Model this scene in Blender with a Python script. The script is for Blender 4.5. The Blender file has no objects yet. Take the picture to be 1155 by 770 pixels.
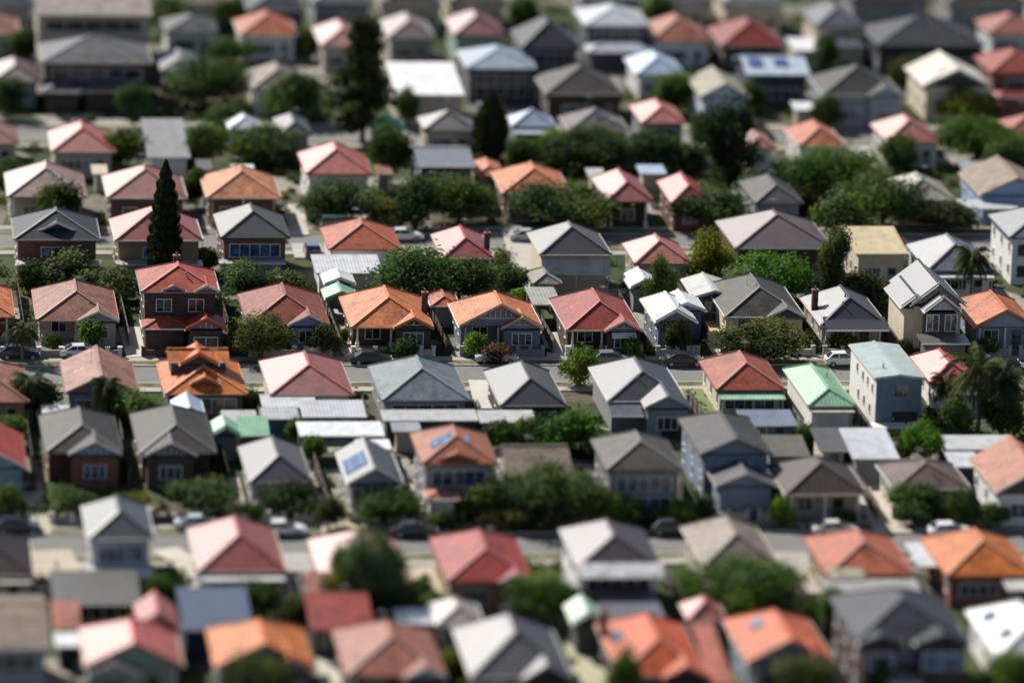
import bpy, math, random
from mathutils import Vector, Matrix
R = random.Random(7)
sc = bpy.context.scene
COL = sc.collection
# ------------------------------------------------------------------ camera
FPX, W0, H0 = 6120.0, 1155.0, 770.0
PITCH, ROLL, DIST = math.radians(14), math.radians(1.75), 583.0
CAM = Vector((0, -DIST*math.cos(PITCH), DIST*math.sin(PITCH)))
fwd = Vector((0, math.cos(PITCH), -math.sin(PITCH)))
_r, _u = Vector((1, 0, 0)), Vector((0, math.sin(PITCH), math.cos(PITCH)))
cr = _r*math.cos(ROLL) + _u*math.sin(ROLL)
cu = -_r*math.sin(ROLL) + _u*math.cos(ROLL)
cd = bpy.data.cameras.new('camera'); cam = bpy.data.objects.new('camera', cd); COL.objects.link(cam)
m = Matrix((( cr.x, cu.x, -fwd.x, CAM.x), (cr.y, cu.y, -fwd.y, CAM.y), (cr.z, cu.z, -fwd.z, CAM.z), (0, 0, 0, 1)))
cam.matrix_world = m
cd.sensor_width = 36; cd.lens = 36*FPX/W0; cd.clip_start = 1; cd.clip_end = 20000
cd.dof.use_dof = True; cd.dof.focus_distance = 580; cd.dof.aperture_fstop = 0.040
sc.camera = cam
# ------------------------------------------------------------------ light
SUN = Vector((-0.485, 0.605, 0.64)).normalized()
world = bpy.data.worlds.new('World'); sc.world = world; world.use_nodes = True
wn = world.node_tree; sky = wn.nodes.new('ShaderNodeTexSky'); sky.sky_type = 'NISHITA'; sky.sun_disc = False
sky.sun_elevation = math.asin(SUN.z); sky.sun_rotation = math.atan2(SUN.x, SUN.y); sky.air_density = 1.0; sky.dust_density = 1.0
wn.links.new(sky.outputs[0], wn.nodes['Background'].inputs[0]); wn.nodes['Background'].inputs[1].default_value = 0.066
sd = bpy.data.lights.new('sun', 'SUN'); sd.energy = 5.0; sd.angle = math.radians(0.5); sd.color = (1, .955, .89)
so = bpy.data.objects.new('sun', sd); COL.objects.link(so); so.rotation_euler = SUN.to_track_quat('Z', 'Y').to_euler(); so.location = (0, 0, 200)
sc.view_settings.view_transform = 'Standard'; sc.view_settings.look = 'None'; sc.view_settings.exposure = 0.5; sc.view_settings.gamma = 1
sc.cycles.use_denoising = True; sc.cycles.max_bounces = 6; sc.cycles.transparent_max_bounces = 4
sc.render.film_transparent = False
# ------------------------------------------------------------------ layout
TH = math.radians(7.5)
U = Vector((math.cos(TH), math.sin(TH), 0)); V = Vector((-math.sin(TH), math.cos(TH), 0))
def at(px, py, z=0.0):                       # where the sight line of a photo pixel meets height z
    d = fwd*FPX + cr*(px-W0/2) - cu*(py-H0/2)
    return CAM + d*((z-CAM.z)/d.z)
def proj_y(P):                               # photo row of a point
    d = P-CAM; return H0/2 - FPX*d.dot(cu)/d.dot(fwd)
def scale_at(P): return FPX/((P-CAM).dot(fwd))   # pixels per metre
# ------------------------------------------------------------------ mesh helper
class MB:
    def __init__(s): s.v = []; s.f = []; s.mi = []
    def face(s, pts, mi=0):
        n = len(s.v); s.v += [tuple(p) for p in pts]; s.f.append(tuple(range(n, n+len(pts)))); s.mi.append(mi)
    def box(s, x0, y0, z0, x1, y1, z1, mi=0):
        n = len(s.v)
        s.v += [(x0,y0,z0),(x1,y0,z0),(x1,y1,z0),(x0,y1,z0),(x0,y0,z1),(x1,y0,z1),(x1,y1,z1),(x0,y1,z1)]
        for q in ((0,3,2,1),(4,5,6,7),(0,1,5,4),(1,2,6,5),(2,3,7,6),(3,0,4,7)):
            s.f.append(tuple(n+i for i in q)); s.mi.append(mi)
        return s
    def bar(s, p, q, w, h, mi=0, up=(0,0,1)):
        p, q = Vector(p), Vector(q); d = (q-p).normalized(); up = Vector(up)
        a = d.cross(up)
        if a.length < 1e-4: a = d.cross(Vector((1,0,0)))
        a.normalize(); b = a.cross(d).normalized(); a *= w/2; b *= h/2; n = len(s.v)
        for c in (p, q): s.v += [tuple(c-a-b), tuple(c+a-b), tuple(c+a+b), tuple(c-a+b)]
        for k in ((0,1,2,3),(7,6,5,4),(0,4,5,1),(1,5,6,2),(2,6,7,3),(3,7,4,0)):
            s.f.append(tuple(n+i for i in k)); s.mi.append(mi)
        return s
    def tube(s, pts, rads, n=7, mi=0):
        base = len(s.v); pts = [Vector(p) for p in pts]
        for i, p in enumerate(pts):
            d = (pts[min(i+1, len(pts)-1)]-pts[max(i-1, 0)]).normalized()
            a = d.orthogonal().normalized(); b = d.cross(a)
            for k in range(n):
                t = 2*math.pi*k/n; s.v.append(tuple(p+(a*math.cos(t)+b*math.sin(t))*rads[i]))
        for i in range(len(pts)-1):
            for k in range(n):
                k2 = (k+1) % n
                s.f.append((base+i*n+k, base+i*n+k2, base+(i+1)*n+k2, base+(i+1)*n+k)); s.mi.append(mi)
        s.f.append(tuple(base+(len(pts)-1)*n+k for k in range(n))); s.mi.append(mi)
        return s
    def slab(s, quad, t, mi=0):               # a plate of thickness t hanging below a quad
        n = len(s.v); k = len(quad)
        s.v += [tuple(p) for p in quad] + [(p[0], p[1], p[2]-t) for p in quad]
        s.f.append(tuple(range(n, n+k))); s.f.append(tuple(reversed(range(n+k, n+2*k)))); s.mi += [mi, mi]
        for i in range(k):
            j = (i+1) % k; s.f.append((n+j, n+i, n+k+i, n+k+j)); s.mi.append(mi)
        return s
    def mesh(s, name, mats):
        me = bpy.data.meshes.new(name); me.from_pydata(s.v, [], s.f)
        for a in (mats if isinstance(mats, (list, tuple)) else [mats]): me.materials.append(a)
        if any(s.mi): me.polygons.foreach_set('material_index', s.mi)
        return me
    def build(s, name, mats, parent=None, loc=None):
        return link(name, s.mesh(name, mats), parent, loc)
def link(name, me, parent=None, loc=None):
    o = bpy.data.objects.new(name, me); COL.objects.link(o)
    if parent: o.parent = parent
    if loc is not None: o.location = loc
    return o
def empty(name, loc, rz=0.0):
    o = bpy.data.objects.new(name, None); COL.objects.link(o); o.location = loc; o.rotation_euler = (0, 0, rz); o.empty_display_size = .5
    return o
def tag(o, label=None, cat=None, group=None, kind=None):
    for k, v in (('label', label), ('category', cat), ('group', group), ('kind', kind)):
        if v: o[k] = v
    return o
# ------------------------------------------------------------------ materials
class NT:
    def __init__(s, name):
        s.m = bpy.data.materials.new(name); s.m.use_nodes = True; s.t = s.m.node_tree
        s.b = s.t.nodes['Principled BSDF']; s.out = s.t.nodes['Material Output']
    def n(s, typ, **kw):
        x = s.t.nodes.new(typ)
        for k, v in kw.items(): setattr(x, k, v)
        return x
    def l(s, a, b): s.t.links.new(a, b)
    def math(s, op, a, b=0.0):
        x = s.n('ShaderNodeMath', operation=op)
        for i, v in enumerate((a, b)):
            if isinstance(v, (int, float)): x.inputs[i].default_value = v
            else: s.l(v, x.inputs[i])
        return x.outputs[0]
    def noise(s, vec, scale, detail=3, rough=.55):
        x = s.n('ShaderNodeTexNoise'); x.inputs['Scale'].default_value = scale; x.inputs['Detail'].default_value = detail; x.inputs['Roughness'].default_value = rough
        if vec is not None: s.l(vec, x.inputs['Vector'])
        return x.outputs['Fac']
    def ramp(s, fac, stops):
        x = s.n('ShaderNodeValToRGB'); e = x.color_ramp.elements
        while len(e) < len(stops): e.new(.5)
        for i, (p, c) in enumerate(stops): e[i].position = p; e[i].color = (c[0], c[1], c[2], 1)
        s.l(fac, x.inputs[0]); return x.outputs[0]
    def mix(s, fac, a, b, mode='MIX'):
        x = s.n('ShaderNodeMixRGB', blend_type=mode)
        for i, v in ((0, fac), (1, a), (2, b)):
            if isinstance(v, (int, float)): x.inputs[i].default_value = v
            elif isinstance(v, (tuple, list)): x.inputs[i].default_value = (v[0], v[1], v[2], 1)
            else: s.l(v, x.inputs[i])
        return x.outputs[0]
    def coords(s):
        tc = s.n('ShaderNodeTexCoord'); oi = s.n('ShaderNodeObjectInfo')
        ad = s.n('ShaderNodeVectorMath', operation='ADD'); sc_ = s.n('ShaderNodeVectorMath', operation='SCALE')
        cx = s.n('ShaderNodeCombineXYZ')
        for i in range(2): s.l(oi.outputs['Random'], cx.inputs[i])
        s.l(cx.outputs[0], sc_.inputs[0]); sc_.inputs['Scale'].default_value = 97.0
        s.l(tc.outputs['Object'], ad.inputs[0]); s.l(sc_.outputs[0], ad.inputs[1])
        return tc.outputs['Object'], ad.outputs[0], tc.outputs['Normal']
    def bump(s, h, strength, dist):
        x = s.n('ShaderNodeBump'); x.inputs['Strength'].default_value = strength; x.inputs['Distance'].default_value = dist
        s.l(h, x.inputs['Height']); s.l(x.outputs[0], s.b.inputs['Normal'])
    def set(s, rough=.6, spec=.5, metal=0.0):
        if rough < .32: s.b.inputs['IOR'].default_value = 1.9; rough = .38      # glazed or enamelled: catches the sun
        elif rough < .42: s.b.inputs['IOR'].default_value = 2.0; rough = .5
        s.b.inputs['Roughness'].default_value = rough; s.b.inputs['Specular IOR Level'].default_value = spec; s.b.inputs['Metallic'].default_value = metal
MC = {}
def cached(fn):
    def g(*a):
        k = (fn.__name__,)+a
        if k not in MC: MC[k] = fn(*a)
        return MC[k]
    return g
def mul(c, k): return tuple(min(1, x*k) for x in c)
@cached
def tile(c, rough=.5):
    N = NT('roof_tiles'); c = tuple(x*(.64 if max(c) < .16 else .8 if max(c) < .2 else .95) for x in c); c = (c[0], c[1], c[2]*.72) if c[0] > 3*c[1] else c; ob, off, nor = N.coords()
    sx = N.n('ShaderNodeSeparateXYZ'); N.l(ob, sx.inputs[0])
    zc = N.math('MULTIPLY', sx.outputs[2], 6.6)
    cx = N.n('ShaderNodeCombineXYZ')
    N.l(N.math('FLOOR', N.math('MULTIPLY', sx.outputs[0], 3.1)), cx.inputs[0]); N.l(N.math('FLOOR', N.math('MULTIPLY', sx.outputs[1], 3.1)), cx.inputs[1]); N.l(N.math('FLOOR', zc), cx.inputs[2])
    wnz = N.n('ShaderNodeTexWhiteNoise'); N.l(cx.outputs[0], wnz.inputs['Vector'])
    a = N.mix(wnz.outputs['Value'], mul(c, .78), mul(c, 1.22))
    st = N.ramp(N.noise(off, .55, 5, .62), [(.34, (.42,.4,.38)), (.5, (.9,.9,.9)), (.62, (1,1,1)), (.75, (1.0,1.0,1.0))])
    a = N.mix(.75, a, st, 'MULTIPLY')
    cq = N.n('ShaderNodeCombineXYZ'); so_ = N.n('ShaderNodeSeparateXYZ'); N.l(off, so_.inputs[0])
    for i, k in ((0, .9), (1, .9), (2, 1.7)): N.l(N.math('FLOOR', N.math('MULTIPLY', so_.outputs[i], k)), cq.inputs[i])
    wq = N.n('ShaderNodeTexWhiteNoise'); N.l(cq.outputs[0], wq.inputs['Vector'])
    a = N.mix(1, a, N.ramp(wq.outputs['Value'], [(0, (.7,.68,.66)), (.1, (1,1,1)), (.9, (1,1,1)), (1, (1.35,1.3,1.25))]), 'MULTIPLY')
    lich = N.ramp(N.noise(off, 1.9, 5, .75), [(.58, (0,0,0)), (.72, (1,1,1))])
    a = N.mix(N.math('MULTIPLY', lich, .4), a, tuple(x*1.35+.03 for x in c))
    a = N.mix(.8, a, N.ramp(N.noise(off, 3.2, 2), [(.3, (.72,.70,.68)), (.7, (1,1,1))]), 'MULTIPLY')
    saw = N.math('FRACT', zc)
    a = N.mix(N.math('MULTIPLY', N.math('LESS_THAN', saw, .16), .28), a, mul(c, .35))
    N.l(a, N.b.inputs['Base Color']); N.set(rough, .18 if rough >= .42 else .4)
    wv = N.math('ABSOLUTE', N.math('SINE', N.math('MULTIPLY', N.math('ADD', sx.outputs[0], sx.outputs[1]), 10.4)))
    N.bump(N.math('ADD', N.math('MULTIPLY', saw, -1.0), N.math('MULTIPLY', wv, .6)), .7, .035)
    return N.m
@cached
def metal(c, rough=.42):
    N = NT('metal_roofing'); ob, off, nor = N.coords()
    sx = N.n('ShaderNodeSeparateXYZ'); N.l(ob, sx.inputs[0]); sn = N.n('ShaderNodeSeparateXYZ'); N.l(nor, sn.inputs[0])
    side = N.math('GREATER_THAN', N.math('ABSOLUTE', sn.outputs[0]), N.math('ABSOLUTE', sn.outputs[1]))
    co = N.mix(side, sx.outputs[0], sx.outputs[1])
    rib = N.math('FRACT', N.math('MULTIPLY', co, 1/.38))
    a = N.mix(N.math('MULTIPLY', N.math('LESS_THAN', rib, .2), .22), c, mul(c, .5))
    pan = N.n('ShaderNodeTexWhiteNoise', noise_dimensions='1D'); N.l(N.math('FLOOR', N.math('MULTIPLY', co, 1/.76)), pan.inputs['W'])
    a = N.mix(.5, a, N.mix(pan.outputs['Value'], (.8,.8,.8), (1,1,1)), 'MULTIPLY')
    a = N.mix(.7, a, N.ramp(N.noise(off, .7, 5, .65), [(.35, (.66,.63,.6)), (.55, (1,1,1))]), 'MULTIPLY')
    rust = N.ramp(N.noise(off, 1.7, 5, .7), [(.63, (0,0,0)), (.76, (1,1,1))])
    a = N.mix(N.math('MULTIPLY', rust, .35), a, tuple(x*.6+.03 for x in c))
    N.l(a, N.b.inputs['Base Color']); N.set(rough, .55)
    N.bump(N.math('SINE', N.math('MULTIPLY', co, 2*math.pi/.38)), .5 if rough > .32 else .1, .02)
    return N.m
@cached
def plaster(c):
    N = NT('wall_render'); ob, off, nor = N.coords()
    a = N.mix(1, c, N.ramp(N.noise(off, .9, 5, .65), [(.3, (.86,.84,.81)), (.6, (1,1,1))]), 'MULTIPLY')
    N.l(a, N.b.inputs['Base Color']); N.set(.8, .3); N.bump(N.noise(off, 14, 3), .25, .02); return N.m
@cached
def brick(c):
    N = NT('brickwork'); ob, off, nor = N.coords()
    sx = N.n('ShaderNodeSeparateXYZ'); N.l(ob, sx.inputs[0])
    cx = N.n('ShaderNodeCombineXYZ')
    for i, k in ((0, 3.6), (1, 3.6), (2, 11.6)): N.l(N.math('FLOOR', N.math('MULTIPLY', sx.outputs[i], k)), cx.inputs[i])
    wnz = N.n('ShaderNodeTexWhiteNoise'); N.l(cx.outputs[0], wnz.inputs['Vector'])
    a = N.mix(wnz.outputs['Value'], mul(c, .65), mul(c, 1.4))
    mort = N.math('LESS_THAN', N.math('FRACT', N.math('MULTIPLY', sx.outputs[2], 11.6)), .17)
    a = N.mix(N.math('MULTIPLY', mort, .55), a, (.3,.27,.24))
    a = N.mix(.8, a, N.ramp(N.noise(off, .8, 4), [(.35, (.7,.7,.7)), (.6, (1,1,1))]), 'MULTIPLY')
    N.l(a, N.b.inputs['Base Color']); N.set(.85, .25); return N.m
@cached
def paint(c, rough=.5):
    N = NT('paint'); ob, off, nor = N.coords()
    a = N.mix(.6, c, N.ramp(N.noise(off, 1.6, 4), [(.35, (.75,.73,.7)), (.6, (1,1,1))]), 'MULTIPLY')
    N.l(a, N.b.inputs['Base Color']); N.set(rough, .4); return N.m
@cached
def glass(c=(.035,.045,.06)):
    N = NT('window_glass'); ob, off, nor = N.coords()
    a = N.ramp(N.noise(off, 1.2, 2), [(.42, mul(c, .5)), (.55, c), (.7, mul(c, 2.4))])
    N.l(a, N.b.inputs['Base Color']); N.set(.5, .6); N.b.inputs['Roughness'].default_value = .08; return N.m
@cached
def solar():
    N = NT('solar_cells'); ob, off, nor = N.coords()
    sx = N.n('ShaderNodeSeparateXYZ'); N.l(ob, sx.inputs[0])
    g = N.math('MAXIMUM', N.math('LESS_THAN', N.math('FRACT', N.math('MULTIPLY', sx.outputs[0], 1.0)), .06), N.math('LESS_THAN', N.math('FRACT', N.math('MULTIPLY', sx.outputs[1], .6)), .04))
    N.l(N.mix(g, (.03,.075,.22), (.35,.4,.5)), N.b.inputs['Base Color']); N.set(.5, .9); N.b.inputs['Roughness'].default_value = .2; return N.m
@cached
def leaf(c, var=.5):
    N = NT('foliage'); ob, off, nor = N.coords()
    geo = N.n('ShaderNodeNewGeometry')
    cl = N.noise(off, 1.1, 3)
    a = N.ramp(cl, [(.35, mul(c, .7)), (.5, mul(c, 1.25)), (.66, (min(1,c[0]*2.5), c[1]*2.0, c[2]*1.3))])
    a = N.mix(geo.outputs['Random Per Island'], N.mix(1, a, (.7,.75,.7), 'MULTIPLY'), N.mix(1, a, (1.25,1.2,1.1), 'MULTIPLY'))
    oi = N.n('ShaderNodeObjectInfo')
    a = N.mix(oi.outputs['Random'], N.mix(1, a, (.85,.9,.95), 'MULTIPLY'), N.mix(1, a, (1.2,1.1,.9), 'MULTIPLY'))
    N.l(a, N.b.inputs['Base Color']); N.set(.75, .12)
    tr = N.n('ShaderNodeBsdfTranslucent'); N.l(N.mix(1, a, (1.1,1.3,.5), 'MULTIPLY'), tr.inputs['Color'])
    mx = N.n('ShaderNodeMixShader'); mx.inputs[0].default_value = .38
    N.l(N.b.outputs[0], mx.inputs[1]); N.l(tr.outputs[0], mx.inputs[2]); N.l(mx.outputs[0], N.out.inputs[0])
    return N.m
@cached
def bark(c=(.09,.07,.055)):
    N = NT('bark'); ob, off, nor = N.coords()
    N.l(N.mix(N.noise(off, 6, 4), mul(c, .5), mul(c, 1.5)), N.b.inputs['Base Color']); N.set(.9, .2); return N.m
@cached
def asphalt():
    N = NT('asphalt'); ob, off, nor = N.coords()
    a = N.mix(N.noise(ob, .35, 5, .6), (.11,.107,.1), (.24,.23,.21))
    a = N.mix(N.math('MULTIPLY', N.noise(ob, 9, 3), .4), a, (.12,.12,.115)); N.l(a, N.b.inputs['Base Color']); N.set(.85, .3); return N.m
@cached
def concrete(c=(.36,.33,.28)):
    N = NT('concrete'); ob, off, nor = N.coords()
    a = N.mix(N.noise(ob, .5, 5, .65), mul(c, .7), mul(c, 1.2)); N.l(a, N.b.inputs['Base Color']); N.set(.85, .3); return N.m
@cached
def verge():
    N = NT('verge_grass'); ob, off, nor = N.coords()
    a = N.ramp(N.noise(ob, .5, 5, .65), [(.35, (.055,.075,.025)), (.5, (.13,.12,.06)), (.66, (.24,.21,.14))]); N.l(a, N.b.inputs['Base Color']); N.set(.95, .1); return N.m
@cached
def soil():
    N = NT('yard_ground'); ob, off, nor = N.coords()
    v = N.n('ShaderNodeTexVoronoi'); v.inputs['Scale'].default_value = .11; N.l(ob, v.inputs['Vector'])
    sx = N.n('ShaderNodeSeparateColor'); N.l(v.outputs['Color'], sx.inputs[0])
    a = N.ramp(sx.outputs[0], [(.0, (.035,.055,.018)), (.36, (.06,.075,.03)), (.55, (.1,.09,.06)), (.7, (.17,.16,.13)), (.88, (.3,.275,.24))])
    a.node.color_ramp.interpolation = 'CONSTANT'
    a = N.mix(1, a, N.ramp(N.noise(ob, .8, 5, .7), [(.3, (.5,.5,.48)), (.55, (1,1,1)), (.75, (1.2,1.15,1.05))]), 'MULTIPLY')
    N.l(a, N.b.inputs['Base Color']); N.set(.95, .15); return N.m
@cached
def paling(c=(.13,.105,.085)):
    N = NT('fence_palings'); ob, off, nor = N.coords()
    sx = N.n('ShaderNodeSeparateXYZ'); N.l(ob, sx.inputs[0])
    w = N.n('ShaderNodeTexWhiteNoise', noise_dimensions='1D'); N.l(N.math('FLOOR', N.math('MULTIPLY', N.math('ADD', sx.outputs[1], sx.outputs[0]), 7)), w.inputs['W'])
    N.l(N.mix(w.outputs['Value'], mul(c, .6), mul(c, 1.4)), N.b.inputs['Base Color']); N.set(.9, .2); return N.m
# ------------------------------------------------------------------ palette
OR = (.6,.2,.075); OR2 = (.50,.155,.075); SAL = (.40,.13,.085); SBR = (.30,.135,.09); RED = (.27,.05,.04); RED2 = (.34,.08,.06); RBR = (.23,.06,.05)
MAR = (.105,.04,.045); PUR = (.055,.034,.05); BRN = (.05,.038,.036); TAU = (.15,.128,.105); TAU2 = (.08,.07,.06); GRY = (.11,.11,.115); OLV = (.1,.095,.075)
SLA = (.042,.048,.064); CHA = (.055,.055,.062); BGR = (.17,.205,.22); MNT = (.36,.44,.43); WHT = (.74,.75,.75); PAL = (.5,.49,.46); BLW = (.42,.5,.62); GRN = (.24,.46,.27)
TAN = (.32,.25,.17); CRM = (.62,.53,.38); LGY = (.33,.335,.34); PNK = (.42,.17,.14)
wWH = (.72,.71,.68); wCR = (.6,.52,.4); wBG = (.4,.36,.3); wGY = (.24,.25,.27); wBL = (.2,.26,.36); wBGR = (.15,.19,.24); wSG = (.28,.34,.28); bBR = (.14,.06,.045); bDK = (.06,.035,.032); bRD = (.2,.07,.05); bTN = (.3,.2,.13)
# ------------------------------------------------------------------ setting
def strip(name, v0, v1, z, mat, u0=-420, u1=420, h=None):
    mb = MB()
    P = [U*u0+V*v0, U*u1+V*v0, U*u1+V*v1, U*u0+V*v1]
    mb.slab([(p.x, p.y, z) for p in P], h or .004)
    return tag(mb.build(name, mat), kind='structure')
g = MB(); g.face([(-5000,-1500,-.02),(5000,-1500,-.02),(5000,9000,-.02),(-5000,9000,-.02)])
tag(g.build('ground', soil()), kind='structure')
STREETS = [(828, 'a'), (613, 'b'), (422, 'c'), (272, 'd'), (154.5, 'e')]
SV = []
for y, k in STREETS:
    vc = at(577.5, y, 0).dot(V); SV.append(vc)
    strip('road', vc-3.5, vc+3.5, .004, asphalt())
    for s in (1, -1):
        a, b = sorted((vc+s*3.5, vc+s*3.75)); strip('kerb', a, b, .13, concrete((.42,.4,.36)), h=.16)
        a, b = sorted((vc+s*3.75, vc+s*5.5)); strip('verge', a, b, .11, verge(), h=.13)
        a, b = sorted((vc+s*5.5, vc+s*7.2)); strip('footpath', a, b, .12, concrete(), h=.14)
def driveway(pts, w, c=(.36,.33,.28)):
    q = [at(x, y, 0) for x, y in pts]; mb = MB()
    for a, b in zip(q, q[1:]):
        s = (b-a).normalized().cross(Vector((0,0,1)))*w/2
        mb.slab([(p.x, p.y, .165) for p in (a-s, a+s, b+s, b-s)], .18)
    tag(mb.build('driveway', concrete(c)), kind='structure')
# ------------------------------------------------------------------ windows
WM = {}
def window(root, x, y, z, w, h, axis='f', frame=(.7,.7,.68), gl=None, mull=1):
    """axis f: faces the street side (-y); l: faces -x"""
    gl = gl or R.choice([(.035,.045,.06), (.025,.03,.04), (.05,.06,.08), (.16,.155,.145), (.02,.022,.025)])
    k = (round(w,1), round(h,1), frame, gl, mull)
    if k not in WM:
        f = MB(); t = .09
        f.box(-w/2,-.06,-h/2,-w/2+t,.0,h/2).box(w/2-t,-.06,-h/2,w/2,.0,h/2).box(-w/2+t,-.06,h/2-t,w/2-t,0,h/2).box(-w/2-.06,-.12,-h/2-.05,w/2+.06,0,-h/2+.002)
        for i in range(mull):
            c = -w/2+w*(i+1)/(mull+1); f.box(c-.035,-.05,-h/2+.002,c+.035,0,h/2-t)
        p = MB(); p.box(-w/2+.03,-.022,-h/2+.03,w/2-.03,-.004,h/2-.03)
        WM[k] = (f.mesh('window', paint(frame)), p.mesh('pane', glass(gl)))
    o = link('window', WM[k][0], root, (x, y, z)); pn = link('pane', WM[k][1], o)
    if axis == 'l': o.rotation_euler = (0, 0, -math.pi/2)
    return o
def door(root, x, y, c=(.12,.08,.06), zb=.2):
    mb = MB(); mb.box(-.5,-.05,0,.5,0,2.1); d = mb.build('door', paint(c), root, (x, y, zb))
    MB().box(-.42,-.08,1.25,.42,-.05,1.95).build('door_glass', glass(), d)
    MB().box(.36,-.12,.95,.42,-.05,1.08).build('handle', paint((.5,.5,.48)), d)
# ------------------------------------------------------------------ roofs
TT = .16
def roof_mesh(typ, x0, x1, y0, y1, h, p, mb, caps, oh):
    t = math.tan(math.radians(p)); w, d = x1-x0, y1-y0
    if typ == 'hip':
        if w <= d:
            r = w/2*t; a = ((x0+x1)/2, y0+w/2, h+r); b = ((x0+x1)/2, y1-w/2, h+r)
        else:
            r = d/2*t; a = (x0+d/2, (y0+y1)/2, h+r); b = (x1-d/2, (y0+y1)/2, h+r)
        A, B, C, D = (x0,y0,h), (x1,y0,h), (x1,y1,h), (x0,y1,h)
        lo = lambda q: (q[0], q[1], h-TT)
        if w <= d: fs = [[A,B,a],[B,C,b,a],[C,D,b],[D,A,a,b]]; cs = [(A,a),(B,a),(C,b),(D,b),(a,b)]
        else: fs = [[A,B,b,a],[B,C,b],[C,D,a,b],[D,A,a]]; cs = [(A,a),(D,a),(B,b),(C,b),(a,b)]
        for f in fs: mb.face(f)
        for a_, b_ in ((A,B),(B,C),(C,D),(D,A)): mb.face([lo(a_), lo(b_), b_, a_])
        mb.face([lo(D), lo(C), lo(B), lo(A)])
        caps += cs; return r
    if typ == 'gh':                      # gable towards the street, hipped at the far end
        r = w/2*t; xm = (x0+x1)/2; a, b = (xm,y0,h+r), (xm,y1-w/2,h+r); C, D = (x1,y1,h), (x0,y1,h)
        mb.slab([(x0,y0,h), D, b, a][::-1] if 0 else [a, b, D, (x0,y0,h)], TT); mb.slab([a, (x1,y0,h), C, b], TT); mb.slab([b, C, D], TT)
        caps += [(a,b),(b,C),(b,D)]; return r
    if typ == 'gf':
        r = w/2*t; xm = (x0+x1)/2; a, b = (xm,y0,h+r), (xm,y1,h+r)
        mb.slab([(x0,y0,h), a, b, (x0,y1,h)][::-1], TT); mb.slab([a, (x1,y0,h), (x1,y1,h), b], TT)
        caps += [(a,b)]; return r
    if typ == 'gs':
        r = d/2*t; ym = (y0+y1)/2; a, b = (x0,ym,h+r), (x1,ym,h+r)
        mb.slab([(x0,y0,h),(x1,y0,h), b, a], TT); mb.slab([a, b, (x1,y1,h),(x0,y1,h)], TT)
        caps += [(a,b)]; return r
    if typ == 'sk':
        r = d*t; mb.slab([(x0,y0,h),(x1,y0,h),(x1,y1,h+r),(x0,y1,h+r)], TT); return r
    if typ == 'sl':                      # falls to the left
        r = w*t; mb.slab([(x0,y0,h),(x1,y0,h+r),(x1,y1,h+r),(x0,y1,h)], TT); return r
def gable_wall(root, xm, hw, y, h, t, gc, barge, battens, th=.1, ov=.35, yr=None):
    """pediment of half width hw, front face at y; the roof's front edge lies at yr"""
    mb = MB(); n = [(xm-hw, y, h-TT), (xm+hw, y, h-TT), (xm, y, h-TT+hw*t)]
    mb.face(n); mb.face([(a, y+th, c) for a, b, c in reversed(n)])
    for i in range(3):
        j = (i+1) % 3; a, b = n[i], n[j]; mb.face([b, a, (a[0], a[1]+th, a[2]), (b[0], b[1]+th, b[2])])
    g_ = mb.build('gable', plaster(gc), root)
    if battens:
        bt = MB(); k = max(4, int(hw*2/.55))
        for i in range(1, k):
            x = xm-hw+2*hw*i/k; z1 = h-TT+(hw-abs(x-xm))*t-.2
            z0 = h-TT+.02 if battens == 1 else h-TT+hw*t*.42
            if z1 > z0+.15: bt.box(x-.05, y-.04, z0, x+.05, y-.003, z1)
        if battens == 2: bt.box(xm-hw*.58, y-.06, h-TT+hw*t*.36, xm+hw*.58, y-.003, h-TT+hw*t*.42)
        if bt.v: bt.build('batten', paint((.62,.62,.6)), g_)
    yr = yr if yr is not None else y-.3
    bb = MB()
    for s in (-1, 1):
        bb.slab(
            [(xm+s*(hw+ov), yr-.05, h+.05), (xm, yr-.05, h+(hw+ov)*t+.05), (xm, yr-.004, h+(hw+ov)*t+.05), (xm+s*(hw+ov), yr-.004, h+.05)], .27)
    bb.build('bargeboard', paint(barge), g_)
    return g_
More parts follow.
